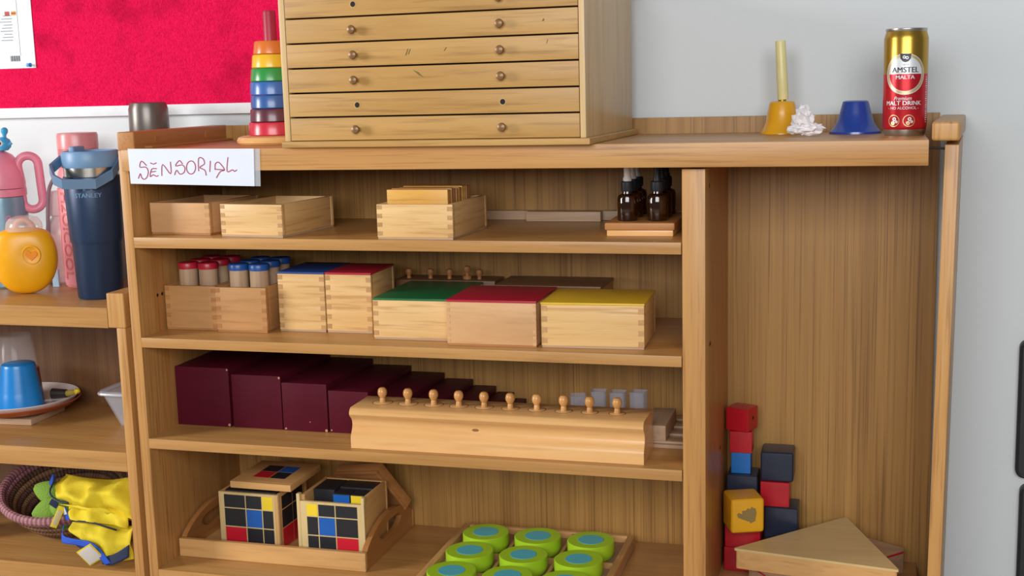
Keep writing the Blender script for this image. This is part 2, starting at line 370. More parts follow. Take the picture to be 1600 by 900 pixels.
# ------------------------------------------------------------------ drawer cabinet on top
cb = thing('drawer_cabinet', 'wooden six-drawer cabinet with small round knobs on top of the shelf', 'drawer cabinet', (0, 0, ZT))
X0, X1 = 0.3184, 0.8225
_y = math.radians(-1.6); _p = Vector((X0, -0.035, 0)); cb.location = _p - Matrix.Rotation(_y, 3, 'Z') @ _p + Vector((0, 0.004, ZT)); cb.rotation_euler = (0, 0, _y)
zb = [0.9232, 0.9607, 0.9985, 1.0369, 1.0752, 1.1136, 1.1520]
part('base', box(X0, X1, -0.035, 0.300, 0.0002, 0.0102, 0.0022, 3), W('cabinet', 'x'), cb)
part('side_panel', box(0.3205, 0.3305, -0.026, 0.295, 0.0102, 0.2440, 0.0015), W('cabside', 'z'), cb)
part('side_panel', box(0.8055, 0.8145, -0.026, 0.295, 0.0102, 0.2440, 0.0015), W('cabside', 'z'), cb)
part('back_panel', box(0.3305, 0.8055, 0.285, 0.294, 0.0102, 0.2440), W('cabinet', 'x'), cb)
part('top', box(X0, X1, -0.035, 0.305, 0.2440, 0.2540, 0.002, 2), W('cabinet', 'x'), cb)
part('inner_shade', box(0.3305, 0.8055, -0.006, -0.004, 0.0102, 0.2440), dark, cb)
knm = plain('knob_brass', '#84603A', 0.35, 0.2)
knob_me = finish(lathe([(0, 0), (0.0032, 0), (0.0035, 0.004), (0.0062, 0.0065), (0.0068, 0.0095), (0.0058, 0.012), (0.003, 0.0132), (0, 0.0134)], 20), 'knob', knm)
hole_me = finish(lathe([(0, 0.0003), (0.0042, 0.0003), (0.0042, 0)], 18), 'knob_hole', dark)
ring_me = finish(lathe([(0.0042, 0.0005), (0.0056, 0.0003), (0.0056, 0), (0.0042, 0)], 18), 'hole_ring', plain('hole_edge', '#BC9860', 0.5))
for i in range(6):
    lo, hi = zb[i] - ZT + 0.0012, zb[i+1] - ZT - 0.0014
    fy = -0.0255 + random.uniform(-0.0006, 0.0006)
    dr = part('drawer', box(0.3316, 0.8046, fy, 0.10, lo, hi, 0.0006), W('cabinet', 'x'), cb)
    for side, xk in ((0, 0.4475 + 0.001*(i % 2)), (1, 0.6865)):
        zk = (lo + hi) / 2 - 0.001
        miss = (i == 1) or (i == 5 and side == 0)
        if miss:
            part('knob_hole', hole_me, dark, dr, loc=(xk, fy, zk), rot=(PI/2, 0, 0)); part('hole_ring', ring_me, None, dr, loc=(xk, fy, zk), rot=(PI/2, 0, 0))
        else:
            part('knob', knob_me, knm, dr, loc=(xk, fy, zk), rot=(PI/2, 0, 0))
    scm = plain('scuff_dark', '#6E5B2C', 0.7)
    sc = {2: [((0.5435, .0118), (0.552, .0085), (0.5605, .0005), (0.553, .004))], 3: [((0.532, -.004), (0.536, .005), (0.538, .006), (0.534, -.004)), ((0.5365, -.003), (0.540, .005), (0.5415, .005), (0.538, -.003)), ((0.595, .001), (0.599, .006), (0.6, .005), (0.596, .0)), ((0.756, .006), (0.7585, .012), (0.7593, .0115), (0.757, .006))], 4: [((0.750, .0), (0.7525, .004), (0.754, .003), (0.753, .0))]}
    for q in sc.get(i, []):
        part('scratch', prism([(a, (lo+hi)/2 + b) for a, b in q], 'y', fy - 0.0003, fy + 0.001), scm, dr)

# ------------------------------------------------------------------ stacking ring tower
tw = thing('ring_stacker_base', 'round wooden stacker base with red peg beside the drawer cabinet', 'toy base', (0.2305, 0.125, ZT))
part('base_disc', lathe([(0, 0.0004), (0.06, 0.0004), (0.065, 0.004), (0.066, 0.008), (0.063, 0.013), (0.056, 0.0152), (0, 0.0155)], 48), W('block', 'x'), tw)
part('peg', lathe([(0, 0.0155), (0.0118, 0.0155), (0.0112, 0.222), (0.010, 0.225), (0, 0.2255)], 24), plain('peg_red', '#A8203A', 0.4), tw)
rings = [('red', '#C8263E', 0.0445, 0.043), ('maroon', '#5C2836', 0.0415, 0.0400), ('blue', '#2F5C9E', 0.0385, 0.0375), ('blue', '#3666AE', 0.0390, 0.0378), ('green', '#2E9040', 0.0368, 0.0342), ('yellow', '#E8B928', 0.0335, 0.0310), ('orange', '#D5742A', 0.0300, 0.0272)]
zc = ZT + 0.0156
lab = ['red wooden ring, lowest on the stacker peg', 'dark maroon wooden ring second from bottom on the stacker', 'lower of the two blue wooden rings on the stacker', 'upper of the two blue wooden rings on the stacker', 'green wooden ring in the stacker tower', 'yellow wooden ring in the stacker tower', 'orange wooden ring topmost on the stacker peg']
for i, (n, col, r0, r1) in enumerate(rings):
    h = 0.0227
    bm = lathe([(0.0125, 0), (r0 - 0.0015, 0), (r0, 0.0015), (r1 + 0.0006, h - 0.003), (r1 - 0.0008, h - 0.0006), (r1 - 0.003, h - 0.0003), (0.0125, h - 0.0003)], 44, closed=True)
    o = part('stacking_ring', bm, plain('ring_%s_%d' % (n, i), col, 0.32, coat=0.3), loc=(0.2305 + random.uniform(-.0007, .0007), 0.125, zc)); tag(o, lab[i], 'toy ring', 'stacking rings'); zc += h

# ------------------------------------------------------------------ bells, can, tissue on top
yb = thing('hand_bell', 'yellow hand bell with a pale upright handle', 'bell', (1.0775, 0.245, ZT))
ybm = plain('bell_yellow', '#E9A81C', 0.28, coat=0.4)
bell = [(0.0, 0.0525), (0.016, 0.0525), (0.0195, 0.051), (0.0210, 0.047), (0.0235, 0.034), (0.0265, 0.018), (0.0310, 0.0085), (0.0345, 0.0035), (0.0350, 0.0002), (0.0330, 0.0002), (0.0250, 0.016), (0, 0.02)]
part('bell_cup', lathe(bell, 44), ybm, yb)
part('ferrule', lathe([(0, 0.0525), (0.0065, 0.0525), (0.0065, 0.056), (0, 0.056)], 20), plain('ferrule', '#B08A38', 0.35, 0.7), yb)
hd = lathe([(0, 0), (0.0082, 0), (0.0088, 0.002), (0.0088, 0.04), (0.0082, 0.092), (0.0075, 0.094), (0, 0.094)], 24)
part('handle', hd, plain('handle_cream', '#E6DB9A', 0.35), yb, loc=(0.0015, 0, 0.055), rot=(0, -0.055, 0))
bb = thing('bell_cup', 'blue bell cup without handle beside the drink can', 'bell', (1.193, 0.215, ZT))
bell2 = [(0.0, 0.0515), (0.0165, 0.0515), (0.0195, 0.050), (0.0208, 0.046), (0.0240, 0.033), (0.0285, 0.018), (0.0345, 0.0085), (0.0395, 0.0035), (0.0400, 0.0002), (0.0380, 0.0002), (0.0290, 0.016), (0, 0.02)]
part('cup', lathe(bell2, 44), plain('bell_blue', '#21419A', 0.28, coat=0.4), bb)

CX, CY, CR = 1.2655, 0.130, 0.0318
cn = thing('drink_can', 'slim gold and red malt drink can at the right end of the top', 'can', (0, 0, 0))
zr = lambda f: ZT + f
gold = plain('can_gold', '#B8923A', 0.28, 0.85, var=0.03); redc = plain('can_red', '#C2202C', 0.3, 0.45, var=0.03); alu = plain('can_aluminium', '#B9B6B0', 0.3, 0.95)
part('body', lathe([(0.026, 0.0045), (CR - 0.001, 0.010), (CR, 0.014), (CR, 0.0905)], 64, (CX, CY, ZT)), redc, cn)
part('upper_body', lathe([(CR, 0.0905), (CR, 0.1425), (CR - 0.0012, 0.147), (0.0290, 0.1525)], 64, (CX, CY, ZT)), gold, cn)
part('bottom_rim', lathe([(0, 0.004), (0.024, 0.004), (0.0262, 0.0003), (0.0285, 0.0003), (0.0300, 0.004), (CR - 0.0008, 0.0095)], 64, (CX, CY, ZT)), alu, cn)
part('top_rim', lathe([(0.0290, 0.1525), (0.0296, 0.1535), (0.0296, 0.1565), (0.0288, 0.1572), (0.0276, 0.1565), (0.0272, 0.153), (0, 0.153)], 64, (CX, CY, ZT)), alu, cn)
AMS = -PI/2 - 0.035
rf = lambda z: CR
def disc_bm(r, f=lambda x, y: True, n=14):
    bm = bmesh.new(); vs = {}
    K = 28
    for i in range(n + 1):
        for k in range(K):
            vs[i, k] = (r * i / n * math.cos(2*PI*k/K), r * i / n * math.sin(2*PI*k/K))
    def V(p): return bm.verts.new((p[0], p[1], 0))
    for i in range(n):
        for k in range(K):
            q = [vs[i, k], vs[i+1, k], vs[i+1, (k+1) % K], vs[i, (k+1) % K]]
            cx = sum(p[0] for p in q)/4; cy = sum(p[1] for p in q)/4
            if f(cx, cy):
                if i == 0: bm.faces.new([V(q[0]), V(q[1]), V(q[2])])
                else: bm.faces.new([V(p) for p in q])
    bmesh.ops.remove_doubles(bm, verts=bm.verts[:], dist=1e-6); return bm
def ring_bm(r0, r1, K=48):
    bm = bmesh.new(); A = [bm.verts.new((r0*math.cos(2*PI*k/K), r0*math.sin(2*PI*k/K), 0)) for k in range(K)]; B = [bm.verts.new((r1*math.cos(2*PI*k/K), r1*math.sin(2*PI*k/K), 0)) for k in range(K)]
    for k in range(K): bm.faces.new((A[k], B[k], B[(k+1) % K], A[(k+1) % K]))
    return bm
EZ = ZT + 0.0905
canwhite = plain('can_white', '#DADCDF', 0.35, 0.2); canblk = plain('can_black', '#1C1E26', 0.4)
gold2 = plain('can_pale_gold', '#CDB98A', 0.35, 0.5)
def on_can(name, bm, mat, z, dx=0.0, off=0.0003):
    part(name, wrap(bm, CX, CY, rf, z, AMS + dx / CR, off), mat, cn)
on_can('emblem_ring', ring_bm(0.0252, 0.0295), gold2, EZ, 0, 0.0003)
on_can('emblem_ring_edge', ring_bm(0.0291, 0.0300), canwhite, EZ, 0, 0.0005)
on_can('emblem_ring_edge', ring_bm(0.0247, 0.0254), canwhite, EZ, 0, 0.0005)
on_can('emblem_upper', disc_bm(0.0250, lambda x, y: y > 0), canwhite, EZ, 0, 0.00025)
on_can('emblem_lower', disc_bm(0.0250, lambda x, y: y < 0), redc, EZ, 0, 0.00025)
shield = bmesh.new(); shield.faces.new([shield.verts.new((a, b, 0)) for a, b in ((-0.008, 0.005), (0.008, 0.005), (0.0075, -0.002), (0.004, -0.006), (0, -0.0075), (-0.004, -0.006), (-0.0075, -0.002))])
on_can('shield', shield, canblk, EZ + 0.0245, 0, 0.0007)
on_can('shield_mark', ring_bm(0.0012, 0.0022, 16), canwhite, EZ + 0.0245, -0.002, 0.0009)
on_can('shield_mark', ring_bm(0.0012, 0.0022, 16), canwhite, EZ + 0.0235, 0.002, 0.0009)
on_can('lettering', text_bm('1870', 0.0035, spacing=1.3), canblk, EZ + 0.0135, 0, 0.0006)
on_can('lettering', text_bm('AMSTEL', 0.0112, bold=0.00025, width=0.039), canblk, EZ + 0.0057, 0, 0.0006)
on_can('lettering', text_bm('MALTA', 0.0078, bold=0.0002, width=0.027), canwhite, EZ - 0.0048, 0, 0.0006)
on_can('lettering', text_bm('Premium', 0.0080, shear=0.35, width=0.026), canwhite, EZ - 0.0355, -0.003, 0.0004)
on_can('lettering', text_bm('MALT DRINK', 0.0088, bold=0.0002, width=0.054), canwhite, EZ - 0.0425, -0.002, 0.0004)
on_can('lettering', text_bm('- NO ALCOHOL -', 0.0056, width=0.046), canwhite, EZ - 0.0495, -0.002, 0.0004)
for dx in (-0.0155, 0.0065):
    on_can('medallion', ring_bm(0.0078, 0.0088, 32), gold2, EZ - 0.068, dx, 0.0004)
    on_can('medallion_figure', ring_bm(0.0012, 0.0030, 7), canwhite, EZ - 0.0655, dx + 0.001, 0.0004)
    on_can('medallion_figure', ring_bm(0.0008, 0.0034, 5), gold2, EZ - 0.0715, dx - 0.0012, 0.0004)
    on_can('medallion_figure', ring_bm(0.0006, 0.0022, 6), canwhite, EZ - 0.0695, dx + 0.0042, 0.0004)
for k in range(22):
    b_ = bmesh.new(); w = 0.0016 + 0.0012 * ((k * 7) % 3) / 2
    b_.faces.new([b_.verts.new((x, y, 0)) for x, y in ((-w, -0.0006), (w, -0.0006), (w, 0.0006), (-w, 0.0006))])
    on_can('fine_print', b_, canwhite, ZT + 0.020 + 0.0031 * k, 0.0375, 0.0003)

def crumple(c, r, seed, amp, sq=(1, 1, 1), lev=4, freq=3.0):
    bm = bmesh.new(); bmesh.ops.create_icosphere(bm, subdivisions=lev, radius=1.0)
    for v in bm.verts:
        n = v.co.normalized(); k = 1.0
        f = freq
        for o in range(3):
            k += amp / (o + 1) * (1 - 2 * abs(noise.noise(n * f + Vector((seed, seed * 2.3, o * 7)))) * 2.0) ; f *= 1.9
        v.co = Vector((n.x * sq[0], n.y * sq[1], n.z * sq[2])) * r * k + Vector(c)
    return bm
tis = crumple((0, 0, 0.012), 0.0155, 3.1, 0.26, (0.95, 0.8, 1.2), 3, 1.6)
_t2 = crumple((0.012, -0.002, -0.002), 0.013, 5.7, 0.26, (1.3, 0.9, 0.65), 3, 1.6)
_m = bpy.data.meshes.new('tmp'); _t2.to_mesh(_m); _t2.free(); tis.from_mesh(_m); bpy.data.meshes.remove(_m)
_t3 = crumple((-0.010, -0.003, -0.003), 0.011, 9.1, 0.24, (1.2, 0.9, 0.6), 3, 1.6)
_m = bpy.data.meshes.new('tmp'); _t3.to_mesh(_m); _t3.free(); tis.from_mesh(_m); bpy.data.meshes.remove(_m)
zmin = min(v.co.z for v in tis.verts)
for v in tis.verts: v.co.z -= zmin
o = part('crumpled_tissue', tis, plain('tissue_white', '#ECE8EA', 0.8), loc=(1.117, 0.135, ZT + 0.0003), angle=12); tag(o, 'crumpled white tissue in front of the yellow bell', 'tissue')

# ------------------------------------------------------------------ finger-jointed wooden boxes
_fj = {}
def fbox(name, label, cat, group, x, y, z, yaw, w, dp, h, kind, nf=4, lid=None, t=0.009, joints=(1, 1), jk='joint', side=None, lidt=0.0035, inner=None, jw=None):
    """origin at the front-left bottom corner"""
    t_ = thing(name, label, cat, (x, y, z + 0.0003), yaw, group)
    hb = h - (lidt if lid else 0)
    part('front_panel', box(0, w, 0, t, 0.003, hb, 0.0012), W(kind, 'x'), t_)
    part('back_panel', box(0, w, dp - t, dp, 0.003, hb, 0.0012), W(kind, 'x'), t_)
    part('side_panel', box(0.0004, t, t, dp - t, 0.003, hb, 0.0008), W(side or kind, 'y'), t_)
    part('side_panel', box(w - t, w - 0.0004, t, dp - t, 0.003, hb, 0.0008), W(side or kind, 'y'), t_)
    part('base', box(0.0008, w - 0.0008, 0.0008, dp - 0.0008, 0, 0.003), W('lidbrown' if kind != 'beech' else 'greywood', 'x'), t_)
    if nf:
        fh = hb / (2 * nf); tw_ = jw or t * 0.92
        key = (round(fh, 4), round(tw_, 4), jk)
        if key not in _fj: _fj[key] = finish(box(0, tw_, -0.00035, t * 0.5, 0, fh * 0.98), 'finger_joint', W(jk, 'x'))
        for s in (0, 1):
            if not joints[s]: continue
            for k in range(nf):
                part('finger_joint', _fj[key], None, t_, loc=(0.0007 if s == 0 else w - tw_ - 0.0007, 0, fh * (2*k + (0.7 if s == 0 else 0.35)) + 0.001))
    if lid:
        part('lid', box(-0.0006, w + 0.0006, -0.0006, dp + 0.0006, hb + 0.0002, h, 0.0008), lid, t_)
    return t_
# shelf one
A = fbox('open_box', 'open pale wooden box under the paper sign, against the left side', 'box', 'open jointed boxes', 0.024, 0.046, Z1, -4, 0.119, 0.16, 0.0545, 'beechpink', 4, joints=(0, 1))
Bx = fbox('open_box', 'open pale wooden box second from left on the top shelf', 'box', 'open jointed boxes', 0.171, 0.024, Z1, -6.5, 0.121, 0.165, 0.0545, 'beech', 4)
Cx = fbox('tablet_box', 'jointed wooden box holding a stack of upright tablets', 'box', 'open jointed boxes', 0.460, 0.006, Z1, -1.0, 0.129, 0.172, 0.056, 'beech', 4)
def rod_in(par, name, lb, z, yl, wd, x0, kind, dx, dy, h=0.004):
    pass
slat = finish(box(0, 0.078, 0, 0.012, 0, 0.034, 0.001), 'wooden_slip', W('greywood', 'x'))
for bxo, lx, nm in ((A, 0.024, 'pale wooden slip standing inside the leftmost open box'), (Bx, 0.171, 'pale wooden slip standing inside the second open box')):
    for k in range(2):
        o = bpy.data.objects.new('wooden_slip', slat); C.objects.link(o)
        p = bxo.matrix_basis @ Vector((0.028, 0.055 + 0.05 * k, 0.0045)); o.location = p; o.rotation_euler = (0, 0, bxo.rotation_euler.z)
        tag(o, nm + (', nearer one' if k == 0 else ', farther one'), 'wood slip', 'slips in the open boxes')
tabm = [W('tablet', 'x'), W('tabletdark', 'x'), W('tablet', 'x'), W('lidbrown', 'x'), W('tabletdark', 'x')]
tabme = [finish(box(0, 0.1035, 0, 0.0092, 0, 0.073, 0.0012), 'wooden_tablet', m) for m in tabm]
order = ['frontmost', 'second', 'third', 'fourth', 'fifth', 'sixth', 'seventh', 'eighth', 'ninth', 'tenth', 'eleventh']
for k in range(11):
    o = bpy.data.objects.new('wooden_tablet', tabme[(k * 2 + (k > 5)) % 5] if k else tabme[0]); C.objects.link(o)
    o.location = Cx.matrix_basis @ Vector((0.0105 + random.uniform(0, 0.002), 0.0165 + 0.0104 * k, 0.0035)); o.location.z += (0.0014 if k == 0 else random.uniform(-0.0002, 0.002)); o.rotation_euler = (0, 0, Cx.rotation_euler.z)
    tag(o, '%s wooden tablet in the tablet box, counted from the front' % order[k], 'wooden tablet', 'tablets in the box')
# bottle tray
bt = thing('bottle_tray', 'reddish wooden tray holding amber dropper bottles beside the divider', 'tray', (0.8185, 0.066, Z1 + 0.0003), 1.5)
part('foot', box(0.003, 0.107, 0.003, 0.167, 0, 0.0095, 0.001), W('block', 'x'), bt)
part('top', box(0, 0.110, 0, 0.17, 0.0095, 0.0215, 0.003, 3), W('rail', 'x'), bt)
amber, nt_, b_ = base_mat('amber_glass'); sset(b_, **{'Base Color': lin('#3A1C08'), 'Roughness': 0.06, 'Transmission Weight': 0.55, 'IOR': 1.45, 'Coat Weight': 0.6}); M['amber'] = amber
capb = plain('cap_black', '#1A2026', 0.45); wb = plain('bulb_white', '#D8D6CE', 0.5); liq = plain('liquid_brown', '#1C0D05', 0.3)
def me_of(prof, nm, mat, seg=26): return finish(lathe(prof, seg), nm, mat)
b_glass = me_of([(0, 0), (0.0156, 0), (0.0166, 0.0015), (0.0166, 0.034), (0.0150, 0.0395), (0.0085, 0.0425), (0.0078, 0.0485), (0, 0.0485)], 'bottle', amber)
b_cap = me_of([(0, 0.046), (0.0098, 0.046), (0.0103, 0.047), (0.0103, 0.0605), (0.0092, 0.0620), (0, 0.0622)], 'cap', capb)
b_white = me_of([(0, 0.062), (0.0068, 0.062), (0.0070, 0.066), (0.0055, 0.070), (0.0055, 0.084), (0.0040, 0.0875), (0, 0.0885)], 'dropper_bulb', wb)
b_dark = me_of([(0, 0.062), (0.0068, 0.062), (0.0070, 0.066), (0.0055, 0.070), (0.0055, 0.084), (0.0040, 0.0875), (0, 0.0885)], 'dropper_bulb', capb)
for r_ in range(3):
    for c_ in range(2):
        p = bt.matrix_basis @ Vector((0.031 + 0.0475 * c_, 0.036 + 0.049 * r_, 0.0218))
        bo = thing('dropper_bottle', '%s amber bottle in the %s row of the bottle tray' % ('white-bulbed' if c_ == 0 else 'black-bulbed', ('front', 'middle', 'back')[r_]), 'bottle', p, 0, 'amber dropper bottles')
        part('bottle', b_glass, None, bo); part('cap', b_cap, None, bo); part('dropper_bulb', b_white if c_ == 0 else b_dark, None, bo)
o = part('long_batten', box(0.36, 0.9480, 0.297, 0.3115, Z1 + 0.0003, Z1 + 0.0165, 0.0006), W('greywood', 'x')); tag(o, 'long thin wooden strip lying at the back of the top shelf', 'wood strip')
o = part('short_batten', box(0.634, 0.768, 0.272, 0.290, Z1 + 0.0003, Z1 + 0.0175, 0.0008), W('greywood', 'x')); tag(o, 'short pale wooden strip lying in front of the long strip', 'wood strip')

# shelf two
fbox('cylinder_box', 'grainy wooden box holding the red-capped sound cylinders', 'box', 'cylinder boxes', 0.0215, 0.078, Z2, 0, 0.1000, 0.150, 0.0785, 'beechbrown', 5, jk='lidbrown')
fbox('cylinder_box', 'wooden box holding the blue-capped sound cylinders', 'box', 'cylinder boxes', 0.1255, 0.070, Z2, 0.5, 0.0965, 0.150, 0.0785, 'beechbrown', 5, jk='lidbrown')
cyl_me = me_of([(0, 0), (0.0162, 0), (0.0168, 0.001), (0.0168, 0.102), (0, 0.102)], 'tube', W('greywood', 'z'), 30)
def capme(m): return me_of([(0.0168, 0.102), (0.0178, 0.102), (0.0180, 0.104), (0.0180, 0.1105), (0.0168, 0.1128), (0.012, 0.1135), (0, 0.1135)], 'cap', m, 30)
caps = {'red': capme(plain('cap_red', '#B01E34', 0.35)), 'blue': capme(plain('cap_blue', '#1E5098', 0.35))}
rowl = ('front', 'middle', 'back')
for colr, x0, y0 in (('red', 0.0215, 0.078), ('blue', 0.1255, 0.070)):
    for r_ in range(3):
        for c_ in range(2):
            so = thing('sound_cylinder', '%s-capped wooden cylinder, %s row, %s side of its box' % (colr, rowl[r_], ('left', 'right')[c_]), 'cylinder', (x0 + 0.0305 + 0.0395 * c_, y0 + 0.0335 + 0.0415 * r_, Z2 + 0.0035), 0, '%s-capped sound cylinders' % colr)
            part('tube', cyl_me, None, so); part('cap', caps[colr], None, so)
lidm = dict(blue=plain('lid_blue', '#23468A', 0.4), red=plain('lid_red', '#B01E34', 0.4), green=plain('lid_green', '#1C6A3C', 0.4), yellow=plain('lid_yellow', '#DDB52C', 0.4), brown=plain('lid_brown', '#7A5A48', 0.5))
fbox('lidded_box', 'tall narrow jointed box with a blue lid', 'box', 'coloured-lid boxes', 0.2355, 0.0915, Z2, 0.4, 0.0870, 0.118, 0.1045, 'beech', 6, lidm['blue'])
fbox('lidded_box', 'tall narrow jointed box with a red lid', 'box', 'coloured-lid boxes', 0.3237, 0.0935, Z2, 0.6, 0.0840, 0.112, 0.1043, 'beech', 6, lidm['red'])
fbox('lidded_box', 'low jointed box with a green lid', 'box', 'coloured-lid boxes', 0.4270, 0.0520, Z2, 0.4, 0.1350, 0.185, 0.0695, 'beech', 4, lidm['green'], joints=(1, 0))
fbox('lidded_box', 'low wide box with a red lid in the middle of the second shelf', 'box', 'coloured-lid boxes', 0.5660, 0.0235, Z2, 0.8, 0.1490, 0.145, 0.0745, 'beechpink', 7, lidm['red'], t=0.007, jk='beechpink', jw=0.005)
fbox('lidded_box', 'low wide jointed box with a yellow lid near the divider', 'box', 'coloured-lid boxes', 0.7215, 0.0300, Z2, 2.2, 0.1640, 0.135, 0.0725, 'beech', 4, lidm['yellow'], t=0.0095)
kb = thing('small_cylinder_block', 'dark wooden block with small knobs behind the green-lidded box', 'block', (0, 0, Z2 + 0.0003))
part('body', box(0.392, 0.582, 0.243, 0.303, 0, 0.0705, 0.003), W('lbdark', 'x'), kb)
kn_me = me_of([(0, 0), (0.0042, 0), (0.0036, 0.004), (0.0042, 0.006), (0.0064, 0.010), (0.0066, 0.0135), (0.0050, 0.0170), (0, 0.0185)], 'knob', W('lidbrown', 'z'), 18)
for k, (xx, dz) in enumerate(((0.413, 0), (0.4545, 0), (0.491, 0), (0.5245, 0.006), (0.5475, -0.006))):
    part('knob', kn_me, None, kb, loc=(xx, 0.262, 0.0704 + max(dz, 0)))
    if dz > 0: part('raised_cylinder', lathe([(0, 0), (0.008, 0), (0.008, 0.0065), (0, 0.0065)], 20), W('lidbrown', 'z'), kb, loc=(xx, 0.262, 0.0704))
fb = thing('flat_box', 'flat brown-topped box behind the red and yellow lidded boxes', 'box', (0, 0, Z2 + 0.0003))
part('body', box(0.596, 0.782, 0.196, 0.302, 0, 0.066, 0.001), W('lidbrown', 'x'), fb)
part('lid', box(0.595, 0.783, 0.195, 0.303, 0.0662, 0.0715, 0.001), W('lbdark', 'x'), fb)

# shelf three: brown stair prisms
def prism_mat():
    m, nt, b = base_mat('maroon_paint'); N = nt.nodes; L = nt.links
    tc = N.new('ShaderNodeTexCoord'); n = N.new('ShaderNodeTexNoise'); n.inputs['Scale'].default_value = 35; n.inputs['Detail'].default_value = 5; L.new(tc.outputs['Object'], n.inputs['Vector'])
    r = N.new('ShaderNodeValToRGB'); r.color_ramp.elements[0].color = lin('#480C1A'); r.color_ramp.elements[1].color = lin('#561224'); L.new(n.outputs['Fac'], r.inputs['Fac'])
    L.new(r.outputs['Color'], b.inputs['Base Color'])
    sset(b, Roughness=0.5, **{'Specular IOR Level': 0.15}); return m
pmm = prism_mat()
sizes = [10, 9, 8, 7, 6, 5, 4, 3, 2]
ordl = ['largest, leftmost', 'second largest', 'third largest', 'fourth largest', 'fifth largest', 'sixth largest', 'seventh largest', 'third smallest visible', 'smallest visible']
xx = 0.0195
chipm = plain('bare_wood_chip', '#B58562', 0.7)
for k, n in enumerate(sizes):
    s = 0.01075 * n
    o = part('stair_prism', box(0, s - 0.0006, 0, 0.2135, 0, s, 0.0011, 2), pmm, loc=(xx, 0.0955 + 0.001 * (k % 2), Z3 + 0.0003)); tag(o, '%s maroon painted prism in the stair on the third shelf' % ordl[k], 'prism', 'maroon stair prisms')
    xx += s + (0.004 if k == 0 else 0.0018)
    part('worn_edge', tube([(a, 0.0006, b) for a, b in rrect(0.0009, s - 0.0015, 0.0009, s - 0.0009, 0.002, 3)], 0.00055, 5, closed=True), plain('worn_edge', '#7A4A3A', 0.6), o)
    if k < 4:
        for (cx, cz, r) in (((s - 0.004, 0.004, 0.003), (s - 0.003, s - 0.003, 0.0022)), ((s - 0.003, s - 0.003, 0.0024),), ((s - 0.004, 0.003, 0.0038), (0.0045, 0.003, 0.0022), (s * 0.6, s * 0.2, 0.0012)), ((0.0035, 0.004, 0.002),))[k]:
            pts = [(cx + r * (0.6 + 0.5 * random.random()) * math.cos(a), cz + r * (0.6 + 0.5 * random.random()) * math.sin(a)) for a in [2*PI*q/7 for q in range(7)]]
            pts = [(min(max(a, 0.0006), s - 0.0013), min(max(b, 0.0006), s - 0.0008)) for a, b in pts]
            part('paint_chip', prism(pts, 'y', -0.0002, 0.0006), chipm, o)
# knobbed cylinder block
kbk = thing('cylinder_block', 'long moulded beech block with ten little knobs on the third shelf', 'cylinder block', (0, 0, Z3 + 0.0003))
def block_profile():
    f = [(0.0150, 0.0), (0.0150, 0.0165), (0.0165, 0.0215), (0.0200, 0.0270), (0.0238, 0.0330), (0.0250, 0.0390), (0.0240, 0.0450), (0.0205, 0.0500), (0.0155, 0.0540), (0.0130, 0.0580), (0.0135, 0.0625), (0.0165, 0.0665), (0.0210, 0.0688)]
    return f + [(0.1190 - a, b) for a, b in reversed(f)]
part('body', prism(block_profile(), 'x', 0.3925, 0.8865), W('block', 'x'), kbk, angle=30)
part('knot', lathe([(0, 0.0004), (0.004, 0.0003), (0.006, 0)], 16), plain('knot_brown', '#8E5A30', 0.5), kbk, loc=(0.6085, 0.0249, 0.0385), rot=(PI/2, 0, 0))
kc_knob = me_of([(0, 0), (0.0052, 0), (0.0048, 0.0060), (0.0042, 0.0075), (0.0052, 0.0092), (0.0076, 0.0135), (0.0080, 0.0175), (0.0070, 0.0220), (0.0045, 0.0248), (0, 0.0258)], 'knob', W('knobwood', 'z'), 24)
kxs = [0.433, 0.4787, 0.5244, 0.5684, 0.6124, 0.6573, 0.7021, 0.747, 0.7901, 0.835]
kcl = ['leftmost', 'second from left', 'third from left', 'fourth from left', 'fifth from left', 'fifth from right', 'fourth from right', 'third from right', 'second from right', 'rightmost']
for k, x_ in enumerate(kxs):
    t = thing('knobbed_cylinder', 'small wooden knob on a cylinder, %s in the long block' % kcl[k], 'knobbed cylinder', (x_ + 0.001, 0.0605, Z3 + 0.0690), 0, 'knobbed cylinders in the long block')
    R0 = 0.0165 - 0.0004 * k
    part('groove', lathe([(R0, 0.0003), (R0 + 0.0011, 0.0003), (R0 + 0.0011, 0.0001), (R0, 0.0001)], 36, closed=True), plain('groove_dark', '#6E4A28', 0.7), t)
    part('top_disc', lathe([(0, 0.0006), (R0 - 0.0008, 0.0006), (R0, 0.0001), (0, 0.0001)], 36), W('block', 'x'), t)
    part('knob', kc_knob, None, t, loc=(0, 0, 0.0006))
